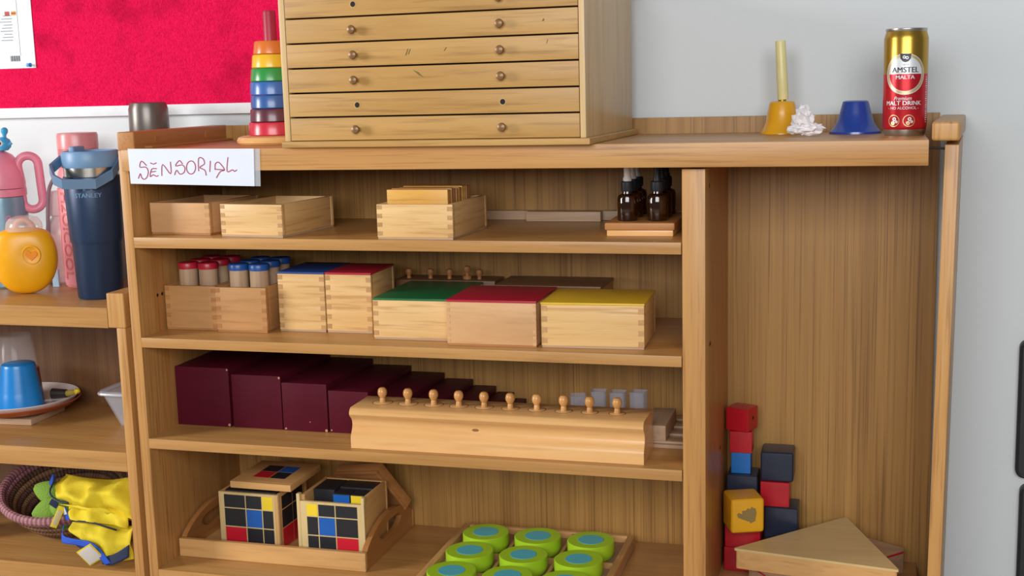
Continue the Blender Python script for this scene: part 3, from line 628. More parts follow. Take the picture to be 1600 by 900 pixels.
# clear plastic pots, pale block, slotted board
cp = film('clear_plastic', '#B4BED0', 0.2, 0.08)
pot = ((0.7385, 0.059, 0.028, 0.3), (0.7755, 0.0685, 0.026, 0.1), (0.809, 0.068, 0.027, 0.0), (0.8445, 0.070, 0.027, -0.12))
pl = ['shortest clear plastic pot behind the long block', 'tall clear plastic pot, second from left behind the block', 'clear plastic pot, third from left behind the block', 'rightmost clear plastic pot, slightly askew behind the block']
for (px_, h, w, a), lb in zip(pot, pl):
    t = thing('plastic_pot', lb, 'plastic pot', (px_, 0.203, Z3 + 0.0003), math.degrees(a), 'clear plastic pots')
    q = bmesh.new(); hw = w / 2
    def rq(s, z): return [q.verts.new((x * s, y * s, z)) for x, y in rrect(-hw, hw, -hw, hw, 0.004, 3)]
    R_ = [rq(0.9, 0), rq(1.0, h), rq(0.92, h), rq(0.83, 0.0025)]
    for Aa, Bb in zip(R_, R_[1:]):
        for i in range(len(Aa)): j = (i + 1) % len(Aa); q.faces.new((Aa[i], Aa[j], Bb[j], Bb[i]))
    q.faces.new(list(reversed(R_[0]))); q.faces.new(R_[-1])
    part('pot', q, cp, t)
    part('rim', tube([(x, y, h) for x, y in rrect(-hw, hw, -hw, hw, 0.004, 3)], 0.0012, 6, closed=True), cp, t)
sb = thing('slotted_board', 'thin pale board with slots lying under the small wooden block', 'board', (0, 0, Z3 + 0.0003))
part('board', box(0.815, 0.9470, 0.112, 0.302, 0, 0.0060, 0.0006), W('greywood', 'x'), sb)
for k in range(4): part('slat', box(0.815, 0.9470, 0.118 + 0.047 * k, 0.142 + 0.047 * k, 0.0062, 0.0100, 0.0008), W('greywood', 'x'), sb)
o = part('pale_block', box(0.866, 0.9045, 0.117, 0.232, Z3 + 0.0105, Z3 + 0.0365, 0.0015), W('greywood', 'y')); tag(o, 'pale wooden block at the right end of the long block', 'block')

# ------------------------------------------------------------------ shelf four: tray with the two cube boxes
ty = thing('serving_tray', 'wooden tray with arched cut-out handles holding two cube boxes', 'tray', (0, 0, Z4 + 0.0003))
TX0, TX1, TY0, TY1 = 0.022, 0.3865, 0.066, 0.308
part('base', box(TX0 + 0.001, TX1 - 0.001, TY0 + 0.001, TY1 - 0.001, 0, 0.007), W('tray', 'x'), ty)
part('front_board', box(TX0, TX1, TY0, TY0 + 0.010, 0.0, 0.0335, 0.0015), W('tray', 'x'), ty)
part('back_board', box(TX0, TX1, TY1 - 0.010, TY1, 0.0, 0.0335, 0.0015), W('tray', 'x'), ty)
def handle_board(x0, x1):
    # outline (y,z) with an arched top and a slot: built as an outer strip joined to an inner slot loop
    n = 24; outer = []; inner = []
    y0, y1, ym = TY0 + 0.010, TY1 - 0.010, (TY0 + TY1) / 2
    def top(y):
        d = abs(y - ym) / ((y1 - y0) / 2)
        return 0.0335 + 0.036 * max(0.0, math.cos(PI / 2 * min(1, d))) ** 0.75
    bm = bmesh.new(); seq = []
    ys = [y0 + (y1 - y0) * i / 40 for i in range(41)]
    def slot(y):
        d = abs(y - ym)
        if d >= 0.052: return None
        zt_ = 0.046 + 0.008 * math.sqrt(max(0, 1 - (d / 0.052) ** 2)) ; zb_ = 0.030 - 0.003 * math.sqrt(max(0, 1 - (d / 0.052) ** 2)) + 0.008 * (d / 0.052) ** 4
        return zb_, zt_
    def quadbox(ya, yb, za0, za1, zb0, zb1):
        vs = [bm.verts.new((x, y, z)) for x in (x0, x1) for y, z in ((ya, za0), (yb, zb0), (yb, zb1), (ya, za1))]
        for f in ((0, 1, 2, 3), (7, 6, 5, 4), (0, 4, 5, 1), (3, 2, 6, 7)): bm.faces.new([vs[i] for i in f])
        return vs
    for a, b in zip(ys, ys[1:]):
        sa, s2 = slot(a), slot(b)
        if sa is None and s2 is None: quadbox(a, b, 0, top(a), 0, top(b))
        else:
            sa = sa or ((s2[0] + s2[1]) / 2,) * 2; s2 = s2 or ((sa[0] + sa[1]) / 2,) * 2
            quadbox(a, b, 0, sa[0], 0, s2[0]); quadbox(a, b, sa[1], top(a), s2[1], top(b))
    bmesh.ops.remove_doubles(bm, verts=bm.verts[:], dist=1e-5)
    bmesh.ops.recalc_face_normals(bm, faces=bm.faces[:])
    return bm
part('handle_board', handle_board(TX0 + 0.0004, TX0 + 0.010), W('rail', 'y'), ty)
part('handle_board', handle_board(TX1 - 0.010, TX1 - 0.0004), W('rail', 'y'), ty)
for k in range(2): part('finger_joint', box(TX1 - 0.0095, TX1 - 0.0008, TY0 - 0.0003, TY0 + 0.005, 0.0045 + 0.015*k, 0.0115 + 0.015*k), W('joint', 'x'), ty)

def cube_box(name, label, x, y, yaw, w, dp, h, rows, cols, pat, open_front_low=0.0, sidepat=None):
    t = thing(name, label, 'cube box', (x, y, Z4 + 0.0078), yaw, 'cube boxes on the tray')
    th = 0.007
    fp = part('front_panel', box(0, w, 0, th, 0, h - open_front_low, 0.0008), W('triface', 'z'), t)
    part('back_panel', box(0, w, dp - th, dp, 0, h, 0.0008), W('tray', 'x'), t)
    part('side_panel', box(0.0006, th, th, dp - th, 0, h, 0.0008), W('tray', 'y'), t)
    sp = part('side_panel', box(w - th, w - 0.0006, th, dp - th, 0, h, 0.0008), W('tray', 'y'), t)
    part('base', box(0.001, w - 0.001, 0.001, dp - 0.001, 0.0002, 0.004), W('tray', 'x'), t)
    g = 0.0022; mx_ = (w - sum(cols) - g * 2) / 2; xx_ = mx_; hh = h - open_front_low; zt_ = hh - 0.0045
    for r_ in range(3):
        xx_ = mx_
        for c_ in range(3):
            part('painted_square', box(xx_, xx_ + cols[c_], -0.0004, 0.002, zt_ - rows[r_], zt_), PAL[pat[r_][c_]], fp); xx_ += cols[c_] + g
        zt_ -= rows[r_] + g
    if sidepat:
        zt_ = h - 0.006
        for r_ in range(3):
            yy_ = 0.014
            for c_ in range(2):
                part('painted_square', box(w - 0.002, w - 0.0001, yy_, yy_ + 0.040, zt_ - rows[r_], zt_), PAL[sidepat[r_][c_]], sp); yy_ += 0.042
            zt_ -= rows[r_] + g
    return t
tri = cube_box('cube_box', 'cube box with its lid slid askew, yellow square at upper right', 0.0840, 0.108, -1, 0.1205, 0.115, 0.1055, (0.0240, 0.0330, 0.0360), (0.0420, 0.0310, 0.0205), (('black', 'black', 'yellow'), ('black', 'blue', 'black'), ('red', 'black', 'black')), 0.0, (('black', 'black'), ('black', 'black'), ('red', 'red')))
part('hinge_post', box(0.1130, 0.1200, -0.0010, 0.004, 0, 0.1045, 0.0008), W('tray', 'z'), tri)
bi = cube_box('cube_box', 'open cube box full of blocks, yellow square at upper left', 0.2510, 0.098, 0, 0.1230, 0.112, 0.1120, (0.0215, 0.0330, 0.0330), (0.0205, 0.0310, 0.0410), (('yellow', 'black', 'black'), ('black', 'blue', 'black'), ('black', 'black', 'red')), 0.010)
part('front_post', box(-0.006, 0.0005, -0.0005, 0.010, 0, 0.1150, 0.0008), W('triface', 'z'), bi)
part('front_post', box(0.1180, 0.1236, -0.0005, 0.010, 0.1005, 0.1150, 0.0008), W('triface', 'z'), bi)
ld = thing('square_cover', 'square wooden lid with painted squares resting on the left cube box', 'lid', (0.1150, 0.098, Z4 + 0.1255), -1, rot=(0.02, 0.0, -0.02))
part('board', box(0, 0.121, 0, 0.122, 0, 0.0125, 0.001), W('tray', 'x'), ld)
for (a, b, c, d, col) in ((0.030, 0.062, 0.030, 0.062, 'red'), (0.064, 0.094, 0.030, 0.062, 'black'), (0.030, 0.062, 0.064, 0.096, 'black'), (0.064, 0.094, 0.064, 0.096, 'blue')):
    part('painted_square', box(a, b, c, d, 0.012, 0.0129), PAL[col], ld)
part('inner_blocks', box(0.009, 0.1115, 0.009, 0.106, 0.005, 0.1070, 0.001), PAL['black'], tri)
# loose blocks in the open box
bz = Z4 + 0.0078 + 0.0045
for nm, a, b, c, d, z1_, col, face, lb in (('inner_block', 0.259, 0.300, 0.140, 0.200, 0.1150, 'black', None, 'tall black block at the left inside the open cube box'), ('inner_block', 0.302, 0.365, 0.160, 0.201, 0.1150, 'black', None, 'wide black block along the back of the open cube box'),
                               ('inner_block', 0.303, 0.336, 0.126, 0.158, 0.1130, 'black', 'blue', 'black-topped block with a blue front in the open cube box'), ('inner_block', 0.337, 0.362, 0.126, 0.158, 0.1130, 'black', 'yellow', 'black-topped block with a yellow front in the open cube box'),
                               ('inner_block', 0.259, 0.300, 0.107, 0.138, 0.092, 'black', None, 'low black block at the front left of the open cube box'), ('inner_block', 0.303, 0.360, 0.107, 0.124, 0.088, 'black', None, 'low black block at the front of the open cube box')):
    o = part(nm, box(a, b, c, d, bz, bz + z1_ - 0.008, 0.0009), PAL[col]); tag(o, lb, 'block', 'blocks in the open cube box')
    if face: part('painted_face', box(a + 0.001, b - 0.001, c - 0.0004, c + 0.002, bz + 0.02, bz + z1_ - 0.0095), PAL[face], o)
# lid leaning behind the open box
e1 = Vector((-0.109, 0.040, -0.0217)).normalized(); e2 = Vector((0.055, 0.050, -0.092)); e2 = (e2 - e1 * e2.dot(e1)).normalized(); n_ = e1.cross(e2).normalized()
ll = bpy.data.objects.new('leaning_lid', None); C.objects.link(ll); tag(ll, 'brown square lid leaning behind the open cube box', 'lid')
ll.matrix_world = Matrix(((e1.x, e2.x, n_.x, 0.356), (e1.y, e2.y, n_.y, 0.2060), (e1.z, e2.z, n_.z, 0.3085), (0, 0, 0, 1)))
part('board', box(0, 0.112, 0, 0.106, -0.022, -0.004, 0.001), W('lidbrown', 'x'), ll)
for a in ((0, 0.112, 0, 0.006), (0, 0.112, 0.100, 0.106), (0, 0.006, 0.006, 0.100), (0.106, 0.112, 0.006, 0.100)):
    part('rim', box(a[0], a[1], a[2], a[3], -0.004, 0.002, 0.0008), W('lidbrown', 'x'), ll)

# disc board
dbd = thing('disc_board', 'wooden board with square cells holding green discs', 'board', (0, 0, Z4 + 0.0003))
DX0, DX1, DY0, DY1 = 0.500, 0.822, -0.060, 0.276
part('base', box(DX0, DX1, DY0, DY1, 0, 0.012, 0.001), W('greywood', 'y'), dbd)
for a in ((DX0, DX0 + 0.012, DY0, DY1), (DX1 - 0.012, DX1, DY0, DY1)): part('rim', box(*a, 0.0121, 0.0250, 0.0015), W('tray', 'y'), dbd)
for a in ((DX0 + 0.012, DX1 - 0.012, DY0, DY0 + 0.010), (DX0 + 0.012, DX1 - 0.012, DY1 - 0.010, DY1)): part('rim', box(*a, 0.0121, 0.0250, 0.0015), W('tray', 'x'), dbd)
dxs = (0.5685, 0.6635, 0.7585); dys = (0.188, 0.097, 0.003)
for x_ in (0.616, 0.711): part('cell_strip', box(x_ - 0.003, x_ + 0.003, DY0 + 0.010, DY1 - 0.010, 0.0121, 0.0230, 0.001), W('tray', 'y'), dbd)
for y_ in (0.1425, 0.050): part('cell_strip', box(DX0 + 0.012, DX1 - 0.012, y_ - 0.003, y_ + 0.003, 0.0121, 0.0226, 0.001), W('tray', 'x'), dbd)
lime = plain('lime_green', '#A4CC28', 0.35); teal = plain('disc_teal', '#52B4C2', 0.4); lime2 = plain('lime_side', '#9BD41E', 0.35)
d_body = me_of([(0, 0), (0.030, 0), (0.0375, 0.003), (0.0405, 0.008), (0.0415, 0.014), (0.0413, 0.0304), (0.0402, 0.0314), (0, 0.0314)], 'disc', lime, 56)
d_dot = me_of([(0, 0.0318), (0.0222, 0.0318), (0.0226, 0.0315), (0.0226, 0.0312), (0, 0.0312)], 'centre_dot', teal, 40)
for r_, y_ in enumerate(dys):
    for c_, x_ in enumerate(dxs):
        t = thing('green_disc', 'lime green disc with a blue centre, %s row %s of the board' % (('back', 'middle', 'front')[r_], ('left', 'centre', 'right')[c_]), 'disc', (x_ + 0.001 * (c_ - r_), y_, Z4 + 0.0127), random.uniform(-20, 20), 'green discs on the board')
        part('disc', d_body, None, t); part('centre_dot', d_dot, None, t)

# ------------------------------------------------------------------ right bay: cubes and triangular box
def cube(label, x, y, z, s, h, yaw, col, rough=0.35, bev=0.003, hole=False):
    """x, y: centre"""
    key = 'cube_' + col
    o = part('wooden_cube', box(-s/2, s/2, -s/2, s/2, 0, h, bev, 3), plain(key, col, rough), loc=(x, y, z), rot=(0, 0, math.radians(yaw))); tag(o, label, 'cube', 'painted cubes in the right bay'); return o
zf = Z4 + 0.0003
R_, Nv, Bl, Ye = '#B21422', '#20283C', '#1E6CB8', '#E0A41A'
cube('red cube at the bottom of the left stack in the right bay', 1.0165, 0.235, zf, 0.056, 0.0425, 0, R_)
cube('red cube directly under the yellow cube', 1.0200, 0.236, zf + 0.0428, 0.060, 0.0420, 0, R_)
yc = cube('chipped yellow cube in the left stack of the right bay', 1.0230, 0.190, zf + 0.0851, 0.0560, 0.0590, 21, Ye, 0.45, 0.006)
cube('dark navy cube behind and above the yellow cube', 1.0160, 0.262, zf + 0.0851, 0.0520, 0.0760, 0, Nv)
cube('small blue cube in the left stack', 1.0130, 0.262, zf + 0.1614, 0.0330, 0.0370, 0, Bl, bev=0.0015)
cube('red cube just under the topmost cube of the left stack', 1.0130, 0.262, zf + 0.1987, 0.0380, 0.0375, 0, R_, bev=0.0015)
rc = cube('topmost red cube of the left stack, turned a little', 1.0130, 0.262, zf + 0.2365, 0.0410, 0.0400, -20, R_, bev=0.003)
part('hole', lathe([(0, 0.0003), (0.003, 0.0003), (0.003, 0)], 14), dark, rc, loc=(0.0205, 0.0, 0.022), rot=(0, PI/2, 0))
cube('dark navy cube at the bottom of the right stack, behind the triangular box', 1.0830, 0.270, zf, 0.056, 0.0540, 0, Nv)
cube('dark navy cube under the red cube of the right stack', 1.0820, 0.262, zf + 0.0543, 0.0560, 0.0540, 0, Nv)
cube('red cube between two navy cubes of the right stack', 1.0710, 0.262, zf + 0.1086, 0.0480, 0.0430, 0, R_, bev=0.0012)
cube('topmost dark navy cube of the right stack', 1.0740, 0.268, zf + 0.1519, 0.0550, 0.0520, 0, Nv, bev=0.005)
wearm = plain('worn_patch', '#8A7440', 0.7)
for cx_, r, q_ in ((0.000, 0.0150, 0.75), (-0.0140, 0.0050, 0.9), (0.0065, 0.0095, 1.45)):
    pts = [(cx_ + r * 0.8 * math.cos(a) * (0.8 + 0.4 * random.random()), 0.0315 + r * q_ * math.sin(a) * (0.75 + 0.4 * random.random())) for a in [2*PI*q/16 for q in range(16)]]
    part('worn_patch', prism(pts, 'y', -0.0284 - 0.00004 * r * 1000, -0.0276), wearm, yc)
tv = [(1.0166, 0.1129), (1.1875, 0.3005), (1.2712, 0.0735)]
cxm = sum(a for a, b in tv) / 3; cym = sum(b for a, b in tv) / 3
tb = thing('triangular_box', 'flat triangular wooden box lying on top of another box', 'box', (cxm, cym, Z4 + 0.0435))
loc_ = [(a - cxm, b - cym) for a, b in tv]
def roundpoly(P, r, n=4):
    out = []; m = len(P)
    for i in range(m):
        p, a, b = Vector(P[i]), Vector(P[i-1]), Vector(P[(i+1) % m])
        q0 = p + (a - p).normalized() * r; q1 = p + (b - p).normalized() * r
        for k in range(n + 1):
            t = k / n; out.append(tuple((1-t)**2 * q0 + 2*t*(1-t) * p + t*t * q1))
    return out
def inset(P, d):
    c = Vector((0, 0)); return [tuple(Vector(p) * (1 - d)) for p in P]
part('body', prism(roundpoly(loc_, 0.007), 'z', 0, 0.0300), W('tray', 'x'), tb)
part('lid', prism(roundpoly(inset(loc_, -0.012), 0.004), 'z', 0.0302, 0.0340), W('triface', 'x'), tb)
dv = Vector((tv[2][0] - tv[0][0], tv[2][1] - tv[0][1], 0)).normalized(); ang = math.atan2(dv.y, dv.x)
for k, (s, z_) in enumerate(((0.0085, 0.004), (0.0085, 0.0185), (0.2475, 0.010))):
    part('finger_joint', box(0, 0.0075, -0.0004, 0.003, 0, 0.0065), W('joint', 'x'), tb, loc=(loc_[0][0] + dv.x * s, loc_[0][1] + dv.y * s, z_), rot=(0, 0, ang))
lb_ = [(1.285, 0.262), (1.220, 0.302), (1.035, 0.150), (1.100, 0.060)]
cxm, cym = 1.16, 0.19
ub = thing('lower_box', 'wooden box with a red stripe beneath the triangular box', 'box', (cxm, cym, Z4 + 0.0003))
P_ = [(a - cxm, b - cym) for a, b in lb_]
part('body', prism(roundpoly(P_, 0.004), 'z', 0, 0.0340), W('greywood', 'x'), ub)
part('stripe', prism(roundpoly(inset(P_, 0.006), 0.004), 'z', 0.0341, 0.0378), PAL['red'], ub)
part('lid', prism(roundpoly(P_, 0.004), 'z', 0.0379, 0.0428), W('greywood', 'x'), ub)

# ------------------------------------------------------------------ bottles on the low unit
LT = LZ + 0.0004
nv = thing('navy_tumbler', 'tall navy tumbler with a pale blue carry handle lid', 'tumbler', (-0.1290, 0.108, LT))
navy = plain('tumbler_navy', '#1F3554', 0.38, 0.25, var=0.04); lblue = plain('tumbler_lid', '#6E93B8', 0.4); steel = plain('steel', '#C9C4BA', 0.22, 1.0)
part('body', lathe([(0, 0), (0.038, 0), (0.0400, 0.003), (0.0432, 0.099), (0.0440, 0.101), (0.0462, 0.108), (0.0500, 0.2180), (0.0490, 0.221), (0, 0.221)], 56), navy, nv)
part('collar', lathe([(0.0478, 0.220), (0.0478, 0.238)], 56), steel, nv)
part('lid', lathe([(0.047, 0.236), (0.0490, 0.2365), (0.0500, 0.240), (0.0500, 0.262), (0.0480, 0.2655), (0.044, 0.2655), (0.042, 0.261), (0, 0.261)], 56), lblue, nv)
part('straw_flap', box(-0.024, -0.012, -0.030, 0.004, 0.2612, 0.2740, 0.004, 3), lblue, nv)
hx = [(-0.052, 0.004, 0.250), (-0.070, -0.018, 0.236), (-0.064, -0.052, 0.219), (-0.050, -0.062, 0.211), (0.006, -0.064, 0.209), (0.036, -0.050, 0.224), (0.053, -0.018, 0.246), (0.056, 0.004, 0.252)]
hb_ = bmesh.new(); prev = None
for i, p in enumerate(hx):
    p = Vector(p); cdir = Vector((-p.x, -p.y, 0)).normalized()
    ring = [hb_.verts.new(p + cdir * a + Vector((0, 0, b))) for a, b in ((0, -0.0085), (0.005, -0.0085), (0.005, 0.0085), (0, 0.0085))]
    if prev:
        for k in range(4): j = (k + 1) % 4; hb_.faces.new((prev[k], prev[j], ring[j], ring[k]))
    else: hb_.faces.new(ring)
    prev = ring
hb_.faces.new(list(reversed(prev))); bmesh.ops.recalc_face_normals(hb_, faces=hb_.faces[:])
part('carry_handle', hb_, plain('tumbler_handle', '#587C9E', 0.42), nv, rot=(0, 0, 0.60), angle=20)
part('pivot', lathe([(0, 0.005), (0.006, 0.005), (0.0075, 0.003), (0.0075, 0)], 20), steel, nv, loc=(0.0455, 0.031, 0.2500), rot=(0, PI/2, 0.60))
trf = lambda z: 0.0462 + (z - 0.108) * (0.0038 / 0.110)
tlm = plain('tumbler_print', '#6486AA', 0.5)
part('lettering', wrap(text_bm('STANLEY', 0.0112, bold=0.0003, width=0.047), 0, 0, trf, 0.1880, -PI/2 + 0.42, 0.0004), tlm, nv)
for (a, b, w_, h_) in ((0, 0.2040, 0.0050, 0.0040), (-0.0058, 0.2035, 0.0022, 0.0065), (0.0058, 0.2035, 0.0022, 0.0065), (0, 0.2100, 0.0035, 0.0022)):
    bm = bmesh.new(); bm.faces.new([bm.verts.new((a + sx * w_, sy * h_, 0)) for sx, sy in ((-1, -1), (1, -1), (1, 1), (-1, 1))])
    part('emblem', wrap(bm, 0, 0, trf, b, -PI/2 + 0.42, 0.0004), tlm, nv)

pk = thing('pink_bottle', 'pink bottle with embossed letters behind the navy tumbler', 'bottle', (-0.2370, 0.228, LT), 0)
pink = plain('bottle_pink', '#E08C92', 0.42); pinkd = plain('bottle_pink_dark', '#CF6C6E', 0.4)
prf = lambda z: 0.0425
part('body', lathe([(0, 0), (0.038, 0), (0.0415, 0.004), (0.0425, 0.010), (0.0425, 0.205), (0.040, 0.218), (0.0375, 0.226), (0.036, 0.230), (0, 0.230)], 48), pink, pk)
part('collar', lathe([(0.0352, 0.228), (0.0372, 0.230), (0.0372, 0.262), (0.0360, 0.264)], 48), pinkd, pk)
part('cap', lathe([(0.0362, 0.262), (0.0378, 0.264), (0.0378, 0.289), (0.0360, 0.2935), (0, 0.2945)], 48), plain('cap_pink', '#DA8A8C', 0.3), pk)
part('lettering', wrap((lambda b: b)(text_bm('H2O!COOL', 0.030, bold=0.0006, width=0.165)), 0, 0, prf, 0.100, -PI/2 - 0.28, 0.0010, vertical=True), pinkd, pk)
part('label_panel', tube([(-0.022, -0.0366, 0.020), (-0.034, -0.026, 0.020), (-0.034, -0.026, 0.190), (-0.022, -0.0366, 0.190)], 0.0009, 6), pinkd, pk)

yl = thing('yellow_bottle', 'round flat yellow drink bottle with a clear spout cover', 'bottle', (-0.2960, 0.122, LT), 27)
yb_ = bmesh.new(); bmesh.ops.create_uvsphere(yb_, u_segments=48, v_segments=28, radius=1.0)
for v in yb_.verts:
    n = v.co.copy(); sgn = lambda t, p: math.copysign(abs(t) ** p, t)
    x = sgn(n.x, 0.86) * 0.0585; y = sgn(n.y, 0.8) * 0.028; z = n.z * 0.0690
    rr = math.hypot(x - 0.016, z - 0.005)
    y *= 1.0 - 0.16 * math.exp(-(rr / 0.016) ** 2)
    if z > 0.045: z = 0.045 + (z - 0.045) * 0.45
    v.co = Vector((x, y, z + 0.0690))
yellow = plain('bottle_yellow', '#F0A90E', 0.35)
part('body', yb_, yellow, yl, angle=180)
part('spout_cover', lathe([(0.031, 0.0), (0.033, 0.006), (0.031, 0.016), (0.025, 0.024), (0.012, 0.028), (0, 0.0285)], 32), film('spout_clear', '#F3DCD2', 0.4), yl, loc=(0.003, 0, 0.1180))
part('spout', tube(smoothline([(-0.014, 0, 0.118), (-0.010, 0, 0.133), (0.004, 0, 0.138), (0.016, 0, 0.130), (0.020, 0, 0.121)], 4), 0.0048, 10), plain('spout_pink', '#E2A892', 0.35), yl)
ht = [(0.0105 * 16 * math.sin(a)**3 / 16, -(0.0105 * (13*math.cos(a) - 5*math.cos(2*a) - 2*math.cos(3*a) - math.cos(4*a)) / 16) * -1) for a in [2*PI*k/28 for k in range(28)]]
part('heart_recess', prism([(x, z) for x, z in ht], 'y', -0.0262, -0.0200), plain('heart_orange', '#E88A08', 0.3), yl, loc=(0.016, -0.0005, 0.0740))
part('recess_ring', tube([(0.016 + 0.0155*math.cos(a), -0.0255, 0.0745 + 0.0165*math.sin(a)) for a in [2*PI*k/28 for k in range(28)]], 0.0016, 6, closed=True), yellow, yl)
part('strap_stud', lathe([(0, 0.004), (0.003, 0.004), (0.004, 0)], 12), plain('stud', '#B88A28', 0.3, 0.6), yl, loc=(-0.050, -0.0135, 0.100), rot=(PI/2, 0, 0))

kf = thing('kids_flask', 'blue flask with a pink dome lid and a pink loop handle', 'flask', (-0.4020, 0.205, LT))
fp_ = plain('flask_pink', '#EC8FA4', 0.35)
def flask_mat():
    m, nt, b = base_mat('flask_blue'); N = nt.nodes; L = nt.links
    tc = N.new('ShaderNodeTexCoord'); n = N.new('ShaderNodeTexNoise'); n.inputs['Scale'].default_value = 14; n.inputs['Detail'].default_value = 2; L.new(tc.outputs['Object'], n.inputs['Vector'])
    r = N.new('ShaderNodeValToRGB'); r.color_ramp.elements[0].color = lin('#6E93A8'); r.color_ramp.elements[1].color = lin('#8FAFC0'); L.new(n.outputs['Fac'], r.inputs['Fac']); L.new(r.outputs['Color'], b.inputs['Base Color']); sset(b, Roughness=0.3, Metallic=0.3); return m
part('body', lathe([(0, 0), (0.044, 0), (0.047, 0.004), (0.0475, 0.160), (0.0465, 0.174), (0, 0.174)], 48), flask_mat(), kf)
part('lid_ring', lathe([(0.0455, 0.1745), (0.0480, 0.1755), (0.0480, 0.189), (0.0470, 0.1895)], 48), fp_, kf)
part('dome_lid', lathe([(0.0470, 0.1905), (0.0475, 0.200), (0.0445, 0.222), (0.0380, 0.240), (0.0270, 0.254), (0.0140, 0.262), (0, 0.264)], 48), fp_, kf)
lh = [(x, 0.0, z) for x, z in rrect(-0.0185, 0.0185, -0.052, 0.052, 0.0183, 9)]
part('loop_handle', tube(lh, 0.0082, 12, closed=True), fp_, kf, loc=(0.0525, 0.0225, 0.1990), rot=(0, -0.05, 0.66))
tp = plain('topper_blue', '#3FA6D6', 0.3)
tpb = part('topper', lathe([(0, 0), (0.008, 0.001), (0.0135, 0.007), (0.0150, 0.014), (0.0125, 0.021), (0.006, 0.026), (0, 0.027)], 28), tp, kf, loc=(0.018, -0.002, 0.262))
part('topper_tuft', lathe([(0, 0), (0.004, 0.002), (0.0035, 0.006), (0.0065, 0.012), (0.0065, 0.017), (0.003, 0.0205), (0, 0.021)], 20), tp, kf, loc=(0.021, -0.002, 0.286), rot=(0, 0.12, 0))
part('topper_arm', tube([(0.030, -0.004, 0.272), (0.036, -0.005, 0.276), (0.040, -0.006, 0.2755)], [0.0035, 0.003, 0.0016], 10), tp, kf)
part('topper_eye', lathe([(0, 0.0025), (0.004, 0.002), (0.006, 0)], 20), plain('eye_white', '#E8E8E8', 0.3), kf, loc=(0.0205, -0.0155, 0.2770), rot=(PI/2, 0, 0.15))
part('topper_pupil', lathe([(0, 0.0012), (0.003, 0.001), (0.0036, 0)], 16), canblk, kf, loc=(0.0208, -0.0176, 0.2770), rot=(PI/2, 0, 0.15))
mk = plain('flask_motif', '#C884A8', 0.5)
for a, b, r in ((-1.0, 0.135, 0.006), (-0.93, 0.120, 0.005), (-0.98, 0.106, 0.0045)):
    part('motif', wrap(ring_bm(r * 0.45, r, 7), 0, 0, lambda z: 0.0475, b, a + 0.30, 0.0004), mk, kf)

pp = thing('small_clear_bottle', 'translucent pale pink bottle between the flask and pink bottle', 'bottle', (-0.3120, 0.262, LT))
tpk = film('pale_pink_plastic', '#F2D2D4', 0.7, 0.3)
part('body', lathe([(0, 0), (0.030, 0), (0.033, 0.004), (0.033, 0.095), (0.028, 0.118), (0.018, 0.128), (0.016, 0.132), (0, 0.132)], 36), tpk, pp)
part('cap', lathe([(0.0, 0.132), (0.021, 0.132), (0.022, 0.134), (0.022, 0.176), (0.018, 0.180), (0, 0.181)], 30), tpk, pp)
part('straw_spoon', tube(smoothline([(-0.004, -0.038, 0.10), (-0.001, -0.038, 0.145), (0.004, -0.036, 0.185), (0.016, -0.034, 0.208)], 4), 0.0, 8, flat=(0.0055, 0.0022)), plain('grey_strap', '#9A9CA6', 0.3, 0.4), pp)
gf = thing('steel_flask', 'grey metal flask standing behind the left rail', 'flask', (-0.0845, 0.2365, LT))
gm = plain('flask_grey', '#8C8680', 0.35, 0.5); 
part('body', lathe([(0, 0), (0.0355, 0), (0.0370, 0.004), (0.0370, 0.262), (0.0365, 0.264)], 48), gm, gf)
part('cap', lathe([(0.0365, 0.264), (0.0375, 0.266), (0.0362, 0.335), (0.0330, 0.3460), (0.031, 0.3472), (0, 0.3475)], 48), plain('flask_cap', '#6F6862', 0.33, 0.45), gf)
o = part('blue_box', box(-0.2955, -0.2815, 0.196, 0.2, LT, LT + 0.034, 0.0008), plain('pale_blue_card', '#A9CBE4', 0.5), rot=None); tag(o, 'little pale blue card piece by the pink bottle foot', 'card')

# ------------------------------------------------------------------ middle shelf of the low unit
LM = 0.3833
o = part('wooden_plank', box(-0.16, 0.0, 0.0, 0.115, 0, 0.012, 0.001), W('greywood', 'x'), loc=(-0.328, 0.131, LM + 0.0001), rot=(0, 0, 0.06)); 
o.location = (-0.318 , 0.126, LM + 0.0002); tag(o, 'pale flat wooden piece under the plate', 'wood piece')
pt = thing('plate', 'white plate with a terracotta underside on the middle left shelf', 'plate', (-0.3900, 0.190, LM + 0.0124))
PR = 0.113
part('dish', lathe([(0, 0.010), (0.095, 0.010), (0.103, 0.014), (PR - 0.001, 0.026), (PR, 0.0272), (PR - 0.001, 0.028), (0.102, 0.0185), (0.094, 0.0130), (0, 0.0130)], 64), plain('plate_white', '#E6D8D4', 0.3), pt)
part('outer_dish', lathe([(0, 0), (0.066, 0), (0.072, 0.002), (0.100, 0.0085), (PR + 0.003, 0.0205), (PR + 0.002, 0.0220), (0.105, 0.0132), (0.096, 0.0095), (0, 0.0095)], 64), plain('plate_terracotta', '#A85432', 0.35), pt)
bc = thing('blue_cup', 'upturned bright blue plastic cup on the plate', 'cup', (-0.3560, 0.152, LM + 0.0258))
blu = plain('cup_blue', '#1480CC', 0.3)
prof = [(0, 0.090), (0.028, 0.090), (0.0305, 0.0885)]
for k in range(9): prof += [(0.0312 + 0.0009*k, 0.0860 - 0.0062*k), (0.0320 + 0.0009*k, 0.0835 - 0.0062*k)]
prof += [(0.0420, 0.006), (0.0440, 0.005), (0.0440, 0.0008), (0.0415, 0.0008)]
part('cup_wall', lathe(prof, 48), blu, bc)
rcup = thing('red_rim_cup', 'upturned clear cup with red rim behind the blue cup', 'cup', (-0.4130, 0.2220, LM + 0.0258))
